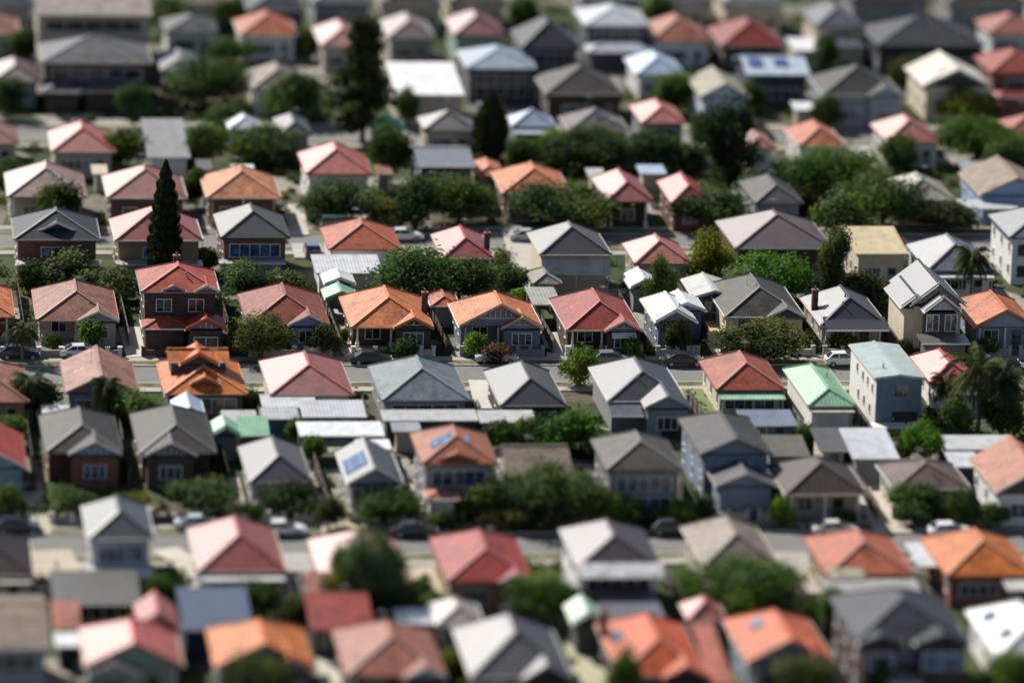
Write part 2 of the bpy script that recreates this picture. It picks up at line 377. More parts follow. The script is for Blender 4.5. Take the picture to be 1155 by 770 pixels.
def block(root, x0, x1, y0, y1, h, roof, p, rm, wm, zb=0.0, oh=.45, gut=wWH, gc=None, barge=wWH, bat=0, caps_c=None, walls=True, vb=0.0, wx=None, lab=None):
    """one storeyed body with its roof: eave rectangle x0..x1, y0..y1 at height h"""
    t = math.tan(math.radians(p)); mb = MB(); caps = []
    r = roof_mesh(roof, x0, x1, y0, y1, h, p, mb, caps, oh)
    rf = mb.build('roof', rm, root)
    if caps:
        cb = MB()
        for a, b in caps: cb.bar((a[0],a[1],a[2]+.03), (b[0],b[1],b[2]+.03), .24, .12)
        cb.build('ridge_cap', caps_c or rm, rf)
    q = .1
    if roof in ('hip', 'gs', 'sk'): MB().box(x0, y0-q, h-.15, x1, y0-.002, h-.02).build('gutter', paint(gut), rf)
    if roof in ('hip', 'gf', 'gh', 'sl'): MB().box(x0-q, y0, h-.15, x0-.002, y1, h-.02).build('gutter', paint(gut), rf)
    if roof in ('hip', 'gf', 'gh'): MB().box(x1+.002, y0, h-.15, x1+q, y1, h-.02).build('gutter', paint(gut), rf)
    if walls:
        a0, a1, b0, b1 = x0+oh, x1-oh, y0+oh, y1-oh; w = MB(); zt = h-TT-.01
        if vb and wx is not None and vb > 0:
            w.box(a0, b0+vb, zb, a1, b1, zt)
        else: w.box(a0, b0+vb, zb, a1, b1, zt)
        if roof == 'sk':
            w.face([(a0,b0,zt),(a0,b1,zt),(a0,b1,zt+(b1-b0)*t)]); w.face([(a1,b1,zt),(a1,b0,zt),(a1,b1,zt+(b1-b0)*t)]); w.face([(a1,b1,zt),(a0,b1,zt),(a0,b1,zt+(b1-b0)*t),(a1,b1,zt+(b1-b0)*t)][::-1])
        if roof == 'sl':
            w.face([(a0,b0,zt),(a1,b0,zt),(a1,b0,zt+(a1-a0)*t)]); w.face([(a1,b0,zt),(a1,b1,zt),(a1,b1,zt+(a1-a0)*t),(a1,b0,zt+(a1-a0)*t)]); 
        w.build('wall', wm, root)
    if roof in ('gf', 'gh'):
        xm = (x0+x1)/2; hw = (x1-x0)/2-oh
        gable_wall(root, xm, hw, y0+oh, h+oh*t-.02, t, gc or (.3,.3,.32), barge, bat, ov=oh, yr=y0) if walls or gc else None
    if roof == 'gs' and walls:
        ym = (y0+y1)/2; hw = (y1-y0)/2-oh; w = MB(); z = h-TT-.005+oh*t*.9
        for x, s in ((x0+oh, 1), (x1-oh, -1)):
            w.face([(x, ym-hw, z), (x, ym+hw, z), (x, ym, z+hw*t-.02)][::-s]); w.face([(x+s*.1, ym-hw, z), (x+s*.1, ym+hw, z), (x+s*.1, ym, z+hw*t-.02)][::s])
            w.face([(x, ym-hw, h-TT-.3), (x, ym+hw, h-TT-.3), (x, ym+hw, z), (x, ym-hw, z)][::-s])
        w.build('gable', plaster(gc) if gc else wm, root)
    return rf, r
FOOT = []
def house(label, xl, xr, ye, h, d, roof, rc, wc, p=25, name='house', cat='house', oh=.45, vb=0, wing=None, gc=None, barge=wWH, bat=0, gut=None,
          win='b', ch=None, sol=None, sky_=None, blocks=None, group=None, rough=None, kind='t', wk='p', caps=None, fr=(.7,.7,.68), gl=None, dz=0, awn=None, open_=False, s=None, vents=0, lw=True, band=None, extra=None):
    Pl, Pr = at(xl, ye, h), at(xr, ye, h)
    w = (Pr-Pl).dot(U); mid = (Pl+Pr)/2
    root = empty(name, (mid.x, mid.y, 0), TH + R.uniform(-.006, .006)); tag(root, label, cat, group)
    wm = brick(wc) if wk == 'b' else plaster(wc)
    for sv in SV:                            # keep clear of the street behind
        vf = mid.dot(V)
        if vf < sv-9 and vf+d > sv-4.3: d = sv-4.3-vf
    if rough and rough < .32 and max(rc) < .2: rc = mul(rc, .45)
    rm = (metal(rc, rough or .42) if kind == 'm' else tile(rc, rough or .5))
    x0, x1 = -w/2, w/2; fx = lambda px: x0 + (px-xl)/(xr-xl)*w
    cc = paint(caps) if caps else (paint(mul(rc, 1.15)) if kind == 't' else None)
    FOOT.append((label, mid.dot(U)-w/2, mid.dot(U)+w/2, mid.dot(V)-(wing[2] if wing else 0), mid.dot(V)+d, root))
    t = math.tan(math.radians(p))
    if gut is None: gut = mul(rc, .75) if kind == 't' and R.random() < .7 else R.choice([wWH, wCR, wBG])
    rf, r = block(root, x0, x1, 0, d, h, roof, p, rm, wm, oh=oh, gut=gut, gc=gc, barge=barge, bat=bat, caps_c=cc, walls=not open_, vb=vb)
    yw = oh+vb
    two = h > 4.6
    if open_:                               # carport: posts only
        for x in (x0+.3, x1-.3):
            for y in (.35, d-.35): MB().box(x-.08, y-.08, 0, x+.08, y+.08, h-TT-.005).build('post', paint((.55,.55,.53)), root)
    # projecting gabled wing
    wspan = None
    if wing:
        a, b, pj = fx(wing[0]), fx(wing[1]), wing[2]; gw = b-a; wspan = (a, b)
        back = min(d-1.0, gw/2 + .8); mb = MB(); cps = []
        roof_mesh('gf', a, b, -pj, back, h+.02, p, mb, cps, oh)
        wr = mb.build('roof', rm, root)
        cb = MB(); [cb.bar((q[0],q[1],q[2]+.03), (s_[0],s_[1],s_[2]+.03), .24, .12) for q, s_ in cps]; cb.build('ridge_cap', cc or rm, wr)
        gwl = .35
        MB().box(a+gwl, -pj+.3, 0, b-gwl, yw-.004, h-TT-.03).build('wall', wm, root)
        gable_wall(root, (a+b)/2, gw/2-gwl, -pj+.3, h+gwl*t, t, gc or (.3,.3,.32), barge, bat, ov=gwl, yr=-pj)
        zs = (1.75,) if not two else (1.6, h-1.5)
        for z in zs: window(root, (a+b)/2, -pj+.3, z, min(2.2, gw*.5), 1.3, 'f', fr, gl, 2)
        if awn:
            MB().slab([((a+b)/2-1.3,-pj-.5,2.35),((a+b)/2+1.3,-pj-.5,2.35),((a+b)/2+1.3,-pj+.28,2.75),((a+b)/2-1.3,-pj+.28,2.75)], .06).build('awning', paint(awn), root)
    # street-side openings
    lo, hi = x0+oh+.3, x1-oh-.3
    spans = [(lo, hi)]
    if wspan:
        spans = [q for q in ((lo, wspan[0]-.1), (wspan[1]+.1, hi)) if q[1]-q[0] > 1.6]
    if not open_ and win != 'n':
        for (a, b) in spans:
            L = b-a
            for st, zc in ((0, 1.7),) if not two else ((0, 1.6), (1, h-1.55)):
                if win == 'f':
                    n = max(1, int(L/2.7))
                    for i in range(n):
                        x = a+L*(i+.5)/n
                        if st == 0 and i == n-1 and n > 1: door(root, x, yw)
                        else: window(root, x, yw, zc, min(1.7, L/n*.62), 1.35, 'f', fr, gl, 1)
                elif win == 'b':
                    if st == 0 and L > 4: door(root, b-1.0, yw, (.3,.3,.3)); window(root, (a+b-2)/2, yw, zc, min(3.6, L-2.6), 1.2, 'f', fr, gl, 3)
                    else: window(root, (a+b)/2, yw, zc, min(3.6, L*.6), 1.2, 'f', fr, gl, 2)
                elif win == 'w': window(root, (a+b)/2, yw, zc, L*.92, 1.5, 'f', fr, gl, 4)
        if lw:
            for i in range(2 if d < 9 else 3):
                y = yw+1.5+(d-3.5-vb)*i/(2 if d >= 9 else 1)*.95
                for zc in ((1.7,) if not two else (1.6, h-1.5)): window(root, x0+oh, y, zc, 1.0, 1.1, 'l', fr, gl, 1)
    if vb and not open_:
        n = max(2, int((spans[0][1]-spans[0][0])/2.6)+1) if spans else 0
        for i in range(n):
            x = spans[0][0]+(spans[0][1]-spans[0][0])*i/(n-1)
            pm = MB(); pm.box(x-.2, oh+.02, 0, x+.2, oh+.42, 1.0); pm.box(x-.1, oh+.1, 1.0, x+.1, oh+.3, h-TT-.01); pm.build('verandah_post', paint(wWH if R.random() < .6 else wBG), root)
        if spans: MB().box(spans[0][0]-.2, oh-.1, 0, spans[0][1]+.2, yw-.01, .28).build('verandah_floor', concrete((.3,.28,.25)), root)
    if band:                                # a pale lean-to or parapet band under the back eave: (height, projection, colour)
        MB().slab([(x0+.2,-band[1],h-.35-band[0]),(x1-.2,-band[1],h-.35-band[0]),(x1-.2,oh-.005,h-.3),(x0+.2,oh-.005,h-.3)], .12).build('lean_to_roof', metal(band[2]), root)
        for i in range(3):
            x = x0+.5+(w-1)*i/2; MB().box(x-.06,-band[1]+.1,0,x+.06,-band[1]+.22,h-.5-band[0]).build('post', paint((.5,.5,.48)), root)
    if ch:
        for (fxx, fyy) in ch:
            x = x0+w*fxx; y = d*fyy; zt = h+r*.55
            cm = MB(); cm.box(x-.32,y-.32,h+.1,x+.32,y+.32,zt+1.1); c_ = cm.build('chimney', brick(bBR if R.random() < .5 else bDK), rf)
            pm = MB(); pm.box(x-.38,y-.38,zt+1.1,x+.38,y+.38,zt+1.22); pm.tube([(x,y,zt+1.2),(x,y,zt+1.55)], [.13,.11]); pm.build('chimney_pot', paint((.25,.12,.08)), c_)
    if kind == 't' and h < 4.6 and R.random() < .45:          # television aerial
        x, y = x0+w*R.uniform(.35,.65), d*R.uniform(.35,.6); z = h+r*.6; am = MB(); am.tube([(x,y,z),(x,y,h+r+1.5)], [.025,.02], 5)
        for k in range(5): am.bar((x-.5+.05*k,y-.5+.25*k,h+r+1.35),(x+.5-.05*k,y-.5+.25*k,h+r+1.35),.025,.025)
        am.bar((x,y-.6,h+r+1.35),(x,y+.6,h+r+1.35),.03,.03); am.build('aerial', paint((.3,.3,.3)), rf)
    def on_roof(px, py):                     # roof height by the slope it lands on
        if roof == 'hip': return h + min(px-x0, x1-px, py, d-py)*t
        if roof == 'gf': return h + min(px-x0, x1-px)*t
        if roof == 'gh': return h + min(px-x0, x1-px, d-py)*t
        if roof == 'gs': return h + min(py, d-py)*t
        return h + py*t
    def plate(nm, cx, cy, a, b, m, th=.09):
        e = [(cx-a/2,cy-b/2),(cx+a/2,cy-b/2),(cx+a/2,cy+b/2),(cx-a/2,cy+b/2)]
        MB().slab([(q[0], q[1], on_roof(*q)+.05+th) for q in e], th).build(nm, m, root)
    for i in (sol or []): plate('solar_panel', x0+w*i[0], d*i[1], i[2], i[3], solar())
    for i in (sky_ or []): plate('skylight', x0+w*i[0], d*i[1], i[2], i[3], glass((.12,.16,.2)))
    for i in range(vents):
        x, y = x0+w*R.uniform(.25,.75), d*R.uniform(.2,.6); z = on_roof(x, y)
        MB().tube([(x,y,z-.1),(x,y,z+.5)], [.09,.09]).build('vent_pipe', paint((.4,.4,.4)), rf)
    for b_ in (blocks or []):
        b_ = dict(b_); f = [fx(b_.pop('xa')), fx(b_.pop('xb'))]; k_ = b_.pop('kind', kind); c_ = b_.pop('rc', rc); wc_ = b_.pop('wc', wc); wk_ = b_.pop('wk', wk); wn_ = b_.pop('win', None)
        rm_ = metal(c_, rough or .42) if k_ == 'm' else tile(c_, rough or .5)
        y0, y1, hh = b_.pop('y0'), b_.pop('y1'), b_.pop('h')
        block(root, f[0], f[1], y0, y1, hh, b_.pop('roof'), b_.pop('p', p), rm_, brick(wc_) if wk_ == 'b' else plaster(wc_), **b_)
        if wn_:
            for i in range(wn_[0]): window(root, f[0]+(f[1]-f[0])*(i+.5)/wn_[0], y0+b_.get('oh', .45)+b_.get('vb', 0), wn_[1], wn_[2], wn_[3], 'f', fr, gl, 1)
    for e in (extra or []): e(root, x0, x1, d, h)
    if s: NAMED[s[0]] = (root, w, d, mid, s[1])
    return root
NAMED = {}
# ------------------------------------------------------------------ plants
def leafcloud(pts, size, rnd, mb=None):
    """small two-triangle leaf sprigs at (point, outward normal)"""
    mb = mb or MB()
    for p, nrm in pts:
        nrm = (nrm + Vector((rnd.uniform(-1,1), rnd.uniform(-1,1), rnd.uniform(-.6,1)))*.9).normalized()
        a = nrm.orthogonal().normalized(); a.rotate(Matrix.Rotation(rnd.uniform(0, 6.28), 3, nrm)); b = nrm.cross(a)
        s = size*rnd.uniform(.6, 1.35); l = s*rnd.uniform(.9, 1.7)
        mb.face([p-a*s*.5, p+b*l*.55, p+a*s*.5, p-b*l*.55])
    return mb
def lobes(rnd, n, rx, rz, zc, lr):
    out = []
    for i in range(n):
        th, z = rnd.uniform(0, 6.28), rnd.uniform(-.75, 1); q = math.sqrt(max(0, 1-z*z))*rnd.uniform(.4, 1.15)
        out.append((Vector((math.cos(th)*q*rx, math.sin(th)*q*rx, zc+z*rz*.8)), lr*rnd.choice([.5,.65,.85,1.1,1.35])*rnd.uniform(.85,1.15)))
    out.append((Vector((0,0,zc)), lr*1.3)); return out
def broad(seed, nl, leaves, size, flat=.36, trunk=.3, lr=.19):
    rnd = random.Random(seed); L = lobes(rnd, nl, .36, flat+.03, .53, lr); tot = sum(r*r for _, r in L); pts = []
    for c, r in L:
        for _ in range(int(leaves*r*r/tot)):
            n = Vector((rnd.gauss(0,1), rnd.gauss(0,1), rnd.gauss(0,1)*.9)).normalized()
            k = r*(rnd.uniform(.5, 1.02) if rnd.random() < .82 else rnd.uniform(1, 1.4)); p = c+n*k
            if p.z < .06: continue
            pts.append((p, n))
    cm = leafcloud(pts, size, rnd)
    tb = MB(); top = .55
    tb.tube([(0,0,-.02),(.01,0,trunk*.6),(rnd.uniform(-.03,.03),.01,top)], [.035,.028,.014])
    for c, r in L[:7]: tb.tube([(.01,0,trunk*.7), tuple(c*.5+Vector((0,0,trunk*.45))), tuple(c)], [.018,.012,.005], 5)
    return cm.mesh('crown', leaf((.05,.075,.03))), tb.mesh('trunk', bark())
def cypress_mesh(seed):
    rnd = random.Random(seed); pts = []
    for _ in range(6500):
        z = rnd.random()**.85; rr = .5*(1-z**2.6)**.8*(.82+.18*math.sin(z*70+rnd.random()))*min(1, .45+z*5)
        th = rnd.uniform(0, 6.28); k = rr*(rnd.uniform(.6, 1.0))
        pts.append((Vector((math.cos(th)*k, math.sin(th)*k, .03+z*.97)), Vector((math.cos(th), math.sin(th), .5))))
    mb = MB()
    for p, n in pts:
        a = Vector((-n.y, n.x, 0)).normalized(); s = rnd.uniform(.04,.085); up = Vector((0,0,1))*rnd.uniform(.008,.022)+n*.03
        mb.face([p-a*s, p-up, p+a*s, p+up])
    tb = MB(); tb.tube([(0,0,-.01),(0,0,.5)], [.05,.03])
    return mb.mesh('crown', leaf((.02,.032,.02))), tb.mesh('trunk', bark())
def pine_mesh(seed):
    rnd = random.Random(seed); pts = []; tb = MB(); tb.tube([(0,0,-.01),(.01,0,.5),(0,0,.97)], [.035,.022,.006])
    for i in range(60):
        z = .16+.8*(i/60)**.9; ln = .52*(1-z*.86)*rnd.uniform(.6,1.12); th = rnd.uniform(0,6.28)
        e = Vector((math.cos(th)*ln, math.sin(th)*ln, z+rnd.uniform(-.01,.05))); b = Vector((0,0,z))
        tb.tube([b, e], [.008,.003], 4)
        for _ in range(105):
            k = rnd.uniform(.12,1.05); p = b.lerp(e, k)+Vector((rnd.gauss(0,1), rnd.gauss(0,1), rnd.gauss(0,.5)))*.05*(1.2-k*.4)
            pts.append((p, (p-Vector((0,0,z-.1))).normalized()))
    return leafcloud(pts, .04, rnd).mesh('crown', leaf((.03,.045,.028))), tb.mesh('trunk', bark())
def palm_mesh(seed, n=36, droop=.95):
    rnd = random.Random(seed); tb = MB(); tb.tube([(0,0,-.02),(.015,0,.3),(-.01,.01,.62),(0,0,.72)], [.035,.028,.026,.034], 8)
    mb = MB()
    for i in range(n):
        th = i*2.4+rnd.uniform(-.3,.3); el = rnd.uniform(-.25,1.15); L = rnd.uniform(.42,.58); pts = []
        d = Vector((math.cos(th)*math.cos(el), math.sin(th)*math.cos(el), math.sin(el))); p = Vector((0,0,.72))
        for k in range(11):
            pts.append(p.copy()); p = p+d*L/10; d = (d+Vector((0,0,-droop*.2))).normalized()
        for k in range(1, 11):
            t_ = (pts[k]-pts[k-1]).normalized(); sd_ = t_.cross(Vector((0,0,1)))
            if sd_.length < .01: sd_ = Vector((1,0,0))
            sd_.normalize(); ll = .13*math.sin(math.pi*min(1,(k+.6)/11))+.02
            for s in (-1, 1):
                for j in range(2):
                    q = pts[k-1].lerp(pts[k], j*.5); tip = q+sd_*s*ll*.8+t_*ll*.5+Vector((0,0,-ll*rnd.uniform(.35,.8)))
                    mb.face([q-t_*.013, q+t_*.013, tip])
        for k in range(10): mb.bar(pts[k], pts[k+1], .008, .006)
    return mb.mesh('crown', leaf((.06,.08,.03))), tb.mesh('trunk', bark((.17,.14,.11)))
PM = {}
def pm(kind, i):
    k = (kind, i)
    if k not in PM:
        if kind == 'big': PM[k] = broad(10+i, 34, 11000, .029)
        if kind == 'mid': PM[k] = broad(30+i, 22, 5500, .045, flat=.38, trunk=.22, lr=.2)
        if kind == 'bush': PM[k] = broad(50+i, 14, 2600, .068, flat=.40, trunk=.1, lr=.23)
        if kind == 'tall': PM[k] = broad(70+i, 26, 7500, .034, flat=.42, trunk=.15, lr=.17)
        if kind == 'cyp': PM[k] = cypress_mesh(5+i)
        if kind == 'pine': PM[k] = pine_mesh(8+i)
        if kind == 'palm': PM[k] = palm_mesh(3+i)
    return PM[k]
NM = {'big': ('tree', 'tree'), 'mid': ('tree', 'tree'), 'bush': ('shrub', 'shrub'), 'tall': ('tree', 'tree'), 'cyp': ('cypress_tree', 'tree'), 'pine': ('pine_tree', 'tree'), 'palm': ('palm_tree', 'palm')}
CNT = {}
TRG = {'tree': 'trees among the houses', 'shrub': 'shrubs in the yards', 'palm': 'palms among the houses'}
def plant(label, kind, cx, top, bot, wpx, col=(.05,.075,.03), group=None):
    """crown spans top..bot and wpx across in the photo"""
    P = at(cx, bot, 0); s = scale_at(P); w = wpx/s
    base = P + V*(w*.30)                     # the crown's near side overhangs its foot
    u, v = base.dot(U), base.dot(V)
    for f in FOOT:                           # never inside a building: move in front of it, or behind it
        if f[1]-.2 < u < f[2]+.2 and f[3]-.4 < v < f[4]+.3:
            v = f[4]+.6 if v-f[3] > .85*(f[4]-f[3]) else f[3]-min(2.2, .28*w+.3)
    for sv in SV:
        if abs(v-sv) < 4.9: v = sv+math.copysign(4.9, v-sv)
    base = U*u+V*v
    yb = proj_y(base)
    hm = max(w*.5, (yb-top)/s/math.cos(PITCH)*.985)
    i = CNT.get(kind, 0); CNT[kind] = i+1
    cm, tm = pm(kind, i % 3 if kind in ('big','mid','bush','tall') else i % 2)
    root = empty(NM[kind][0], (base.x, base.y, 0), R.uniform(0, 6.28)); root.scale = (w*1.06, w*1.06, hm)
    tag(root, label, NM[kind][1], group or TRG[NM[kind][1]])
    c = link('crown', cm, root); link('trunk', tm, root)
    c.material_slots[0].link = 'OBJECT'; c.material_slots[0].material = leaf(col)
    return root
# ------------------------------------------------------------------ cars
def car_parts(kind):
    """length along x, centred; returns part meshes"""
    out = {}
    L, Wd = 4.5, 1.78
    if kind == 'hatch': prof = [(-2.1,.35),(-2.12,.75),(-1.95,.98),(-1.5,1.02),(.95,1.0),(1.9,.84),(2.1,.62),(2.1,.35)]; roof = [(-1.85,1.0),(-1.35,1.45),(.1,1.5),(1.05,1.0)]
    elif kind == 'van': prof = [(-2.3,.35),(-2.32,.9),(-2.25,1.1),(-1.5,1.1),(1.2,1.1),(2.1,.95),(2.3,.7),(2.3,.35)]; roof = [(-2.22,1.1),(-2.1,1.95),(.7,1.98),(1.55,1.08)]
    else: prof = [(-2.25,.35),(-2.3,.72),(-2.1,.92),(-1.4,.97),(1.0,.97),(2.0,.82),(2.25,.6),(2.25,.35)]; roof = [(-1.75,.95),(-1.0,1.4),(.25,1.43),(1.2,.96)]
    b = MB(); hw = Wd/2
    for s in (-1, 1):
        b.face([(x, s*hw*(.97 if z < .5 else 1), z) for x, z in (prof if s < 0 else prof[::-1])])
    for i in range(len(prof)):
        a, c = prof[i], prof[(i+1) % len(prof)]; b.face([(a[0],-hw,a[1]),(a[0],hw,a[1]),(c[0],hw,c[1]),(c[0],-hw,c[1])])
    rw = hw*.8; (x0,z0),(x1,z1),(x2,z2),(x3,z3) = roof
    b.slab([(x1,-rw,z1),(x2,-rw,z2),(x2,rw,z2),(x1,rw,z1)], .05)
    for s in (-1,1):
        for p, q in (((x0,s*hw*.95,z0),(x1,s*rw,z1-.03)),((x3,s*hw*.95,z3),(x2,s*rw,z2-.03)),(((x1+x2)/2-.1,s*hw*.95,z0),((x1+x2)/2-.1,s*rw,z1-.02))): b.bar(p, q, .09, .07)
    out['body'] = b
    g_ = MB(); k = .985
    lo = [(x0,-hw*.94,z0),(x3,-hw*.94,z3),(x3,hw*.94,z3),(x0,hw*.94,z0)]; hi = [(x1,-rw*k,z1-.045),(x2,-rw*k,z2-.045),(x2,rw*k,z2-.045),(x1,rw*k,z1-.045)]
    for i in range(4): j = (i+1) % 4; g_.face([lo[i], lo[j], hi[j], hi[i]])
    out['windows'] = g_
    t = MB(); t.tube([(0,-.11,0),(0,.11,0)], [.32,.32], 16); t.face([(.32*math.cos(a*math.pi/8),-.11,.32*math.sin(a*math.pi/8)) for a in range(16)])
    out['tyre'] = t
    r_ = MB(); r_.tube([(0,-.125,0),(0,.125,0)], [.2,.2], 12); r_.face([(.2*math.cos(a*math.pi/6),-.125,.2*math.sin(a*math.pi/6)) for a in range(12)]); out['rim'] = r_
    return out, prof[0][0], prof[-1][0]
CM = {}
def car(label, px, py, col, kind='sedan', rz=0.0, flip=False):
    if kind not in CM:
        o, a, b = car_parts(kind); CM[kind] = ({k: v.mesh(k, paint((.5,.5,.5))) for k, v in o.items()}, a, b)
    M_, a, b = CM[kind]; P = at(px, py, 0)
    root = empty('parked_car', (P.x, P.y, .005), TH+rz+(math.pi if flip else 0)); tag(root, label, 'car', 'cars parked along the streets')
    def put(nm, m_, loc=None, par=None):
        o = link(nm, M_[nm] if nm in M_ else None, par or root, loc); o.material_slots[0].link = 'OBJECT'; o.material_slots[0].material = m_; return o
    put('body', carpaint(col)); put('windows', glass((.02,.025,.03)))
    for x in (-1.35, 1.38):
        for y in (-.8, .8):
            e = empty('wheel', (x, y, .32)); e.parent = root; put('tyre', paint((.02,.02,.02)), None, e); put('rim', paint((.4,.4,.42)), None, e)
    for y in (-.62, .62):
        h = MB(); h.box(b-.02, y-.2, .6, b+.015, y+.2, .74); h.build('headlight', paint((.8,.8,.78)), root)
        h = MB(); h.box(a-.03, y-.2, .66, a+.02, y+.2, .82); h.build('tail_light', paint((.35,.02,.02)), root)
@cached
def carpaint(c):
    N = NT('car_paint'); N.b.inputs['Base Color'].default_value = (*c, 1); N.set(.5, .5); N.b.inputs['Roughness'].default_value = .3; N.b.inputs['Coat Weight'].default_value = .6; return N.m
# ------------------------------------------------------------------ fences
def side_fence(label, p, q, h=1.7, c=(.13,.105,.085), name='fence'):
    d = q-p; L = d.length; root = empty(name, (p.x, p.y, 0), math.atan2(d.y, d.x)); tag(root, label, 'fence', 'side fences between the lots')
    a = MB(); x = 0
    while x < L-.2: a.box(x+.01, -.012, .06, min(L, x+.14), .012, h+R.uniform(-.03,.03)); x += .15
    a.build('palings', paling(c), root)
    b = MB(); b.box(0,.013,.4,L,.06,.5).box(0,.013,h-.4,L,.06,h-.3); b.build('rail', paling(c), root)
    n = max(2, int(L/2.6)+1)
    for i in range(n): MB().box(L*i/(n-1)-.05,.061,0,L*i/(n-1)+.05,.15,h-.08).build('post', paling(c), root)
def front_wall(label, p, q, h, col, pier, gap=None, mat=None):
    d = q-p; L = d.length; root = empty('front_fence', (p.x, p.y, 0), math.atan2(d.y, d.x)); tag(root, label, 'fence', 'front fences along the street')
    m_ = brick(col) if mat == 'b' else plaster(col)
    gp = gap if gap else .62; a, b = L*gp-.6, L*gp+.6
    w = MB(); w.box(.2,-.1,0,a-.2,.1,h).box(b+.2,-.1,0,L-.2,.1,h); w.box(.2,-.14,h+.002,a-.2,.14,h+.07).box(b+.2,-.14,h+.002,L-.2,.14,h+.07); w.build('wall', m_, root)
    n = 3
    xs = [.02, a*.5, a, b, (b+L)/2, L-.02]
    for x in xs: 
        k = MB(); k.box(x-.2,-.2,0,x+.2,.2,h+.35); k.box(x-.26,-.26,h+.352,x+.26,.26,h+.45); k.build('pier', plaster(pier), root)
    gt = MB()
    for i in range(7): gt.box(a+.3+i*.1-.012,-.015,.1,a+.3+i*.1+.012,.015,h+.2)
    gt.box(a+.2,-.03,.15,b-.2,.03,.2).box(a+.2,-.03,h,b-.2,.03,h+.05); gt.build('gate', paint((.08,.08,.08)), root)
# ================================================================== ROW E: sharp row facing the street below it
house('bungalow cut by the photo edge, smooth orange tiled hip roof, behind dark hedge', -75, 16, 357, 2.85, 13, 'hip', OR, bRD, wk='b', vb=1.6, win='f', s=('e0','orange edge bungalow'))
house('pinkish brown tiled bungalow with grey gable, white verandah posts and ball topped fence', 41, 134, 361, 2.85, 14, 'hip', SBR, wBG, p=26, vb=1.9, wing=(87,134,.9), gc=(.33,.34,.42), win='f', caps=(.34,.2,.16), gut=(.5,.25,.2), s=('e1','pinkish brown bungalow'))
house('two storey dark brick house with red tiled upper and lower roofs and small dormers', 159, 248, 329, 6.3, 10, 'hip', (.4,.075,.05), bDK, p=24, wk='b', win='f', caps=(.5,.16,.12), gut=wGY, vents=1, ch=[(.5,.75)],
      blocks=[dict(xa=159,xb=212,y0=-3.2,y1=1.0,h=3.1,roof='hip',p=20,wc=bDK,vb=1.2), dict(xa=207,xb=254,y0=-3.9,y1=1.2,h=3.1,roof='gf',p=27,gc=(.2,.2,.26),bat=1,barge=(.5,.12,.08),win=(1,1.6,2.6,1.3)),
              dict(xa=183,xb=209,y0=-.05,y1=4.2,h=6.36,roof='gf',p=24,gc=(.22,.23,.3),barge=wGY,bat=1,walls=False,oh=.3), dict(xa=220,xb=247,y0=-.08,y1=4.4,h=6.36,roof='gf',p=25,gc=(.24,.25,.32),barge=wWH,bat=1,walls=False,oh=.3)], s=('e2','two storey brick house'))
house('reddish brown tiled bungalow with pale blue gable half hidden by an olive tree', 279, 372, 366, 2.85, 14, 'hip', (.27,.065,.05), wBL, p=27, vb=1.7, wing=(324,372,.9), gc=(.25,.32,.5), win='f', caps=(.36,.12,.1), s=('e3','blue gabled bungalow'))
house('bright orange tiled bungalow with dark boarded gable, dark chimney and deep shaded porch', 396, 489, 369, 2.85, 14, 'hip', OR, bDK, p=27, wk='b', vb=1.9, wing=(443,489,.8), gc=(.05,.045,.045), bat=2, barge=OR2, win='f', ch=[(.96,.42)], gut=(.55,.2,.1), s=('e4','bright orange bungalow'))
house('small salmon orange hip roofed garage between two orange bungalows', 486, 519, 345, 2.5, 6, 'hip', SAL, wBG, p=24, name='garage', cat='garage', win='n', lw=False)
house('orange tiled bungalow with two stepped grey gables, white porch beam and round clipped shrub', 518, 612, 369, 2.85, 11, 'gh', OR, wBGR, p=28, vb=2.0, wing=(564,612,1.0), gc=(.23,.22,.28), bat=2, barge=(.6,.42,.3), win='f', gut=wWH, s=('e5','twin gabled orange bungalow'))
house('red tiled bungalow with white trimmed half timbered gable and white window awning', 639, 724, 372, 2.85, 14, 'hip', (.31,.05,.042), bDK, p=28, wk='b', vb=1.8, wing=(681,724,1.0), gc=(.12,.12,.14), bat=2, barge=(.66,.5,.44), win='f', awn=wWH, caps=(.5,.15,.12), s=('e6','awning windowed red bungalow'))
house('narrow white metal roofed cottage with grey blue gable, between red and olive roofs', 739, 787, 364, 3.3, 11, 'gh', WHT, wBGR, p=30, kind='m', rough=.35, gc=(.26,.3,.36), barge=wWH, win='b', vents=1, fr=wWH, s=('e7','white metal roofed cottage'),
      blocks=[dict(xa=761,xb=806,y0=5.5,y1=12,h=3.2,roof='gf',p=22,gc=(.3,.33,.38))])
house('small white gabled rear studio behind the narrow white cottage', 711, 745, 325, 2.7, 6.5, 'gf', WHT, wGY, p=27, kind='m', gc=(.2,.25,.28), name='studio', cat='studio', win='n', lw=False)
house('dark grey backyard garage under a pale flat gabled roof beside the olive bungalow', 782, 830, 336, 2.8, 9, 'gf', PAL, (.1,.105,.11), p=17, kind='m', gc=(.11,.115,.12), barge=PAL, name='garage', cat='garage', win='b', lw=False)
house('olive grey tiled bungalow with cream side wall behind a broad dark olive tree', 818, 908, 357, 2.85, 15, 'hip', OLV, (.62,.5,.36), p=27, vb=1.6, wing=(864,908,.8), gc=(.1,.085,.08), win='f', caps=(.2,.19,.16), s=('e8','olive roofed bungalow'))
house('dark purple tiled bungalow with glaring pale left roof slope and dark chimney', 926, 1002, 367, 2.85, 13, 'hip', PUR, wBG, p=31, vb=1.3, win='f', rough=.3, ch=[(.06,.5)], caps=(.09,.07,.09), s=('e9','dark purple bungalow'), vents=2,
      blocks=[dict(xa=930,xb=1000,y0=-1.6,y1=1.4,h=2.75,roof='sk',p=14,walls=False)])
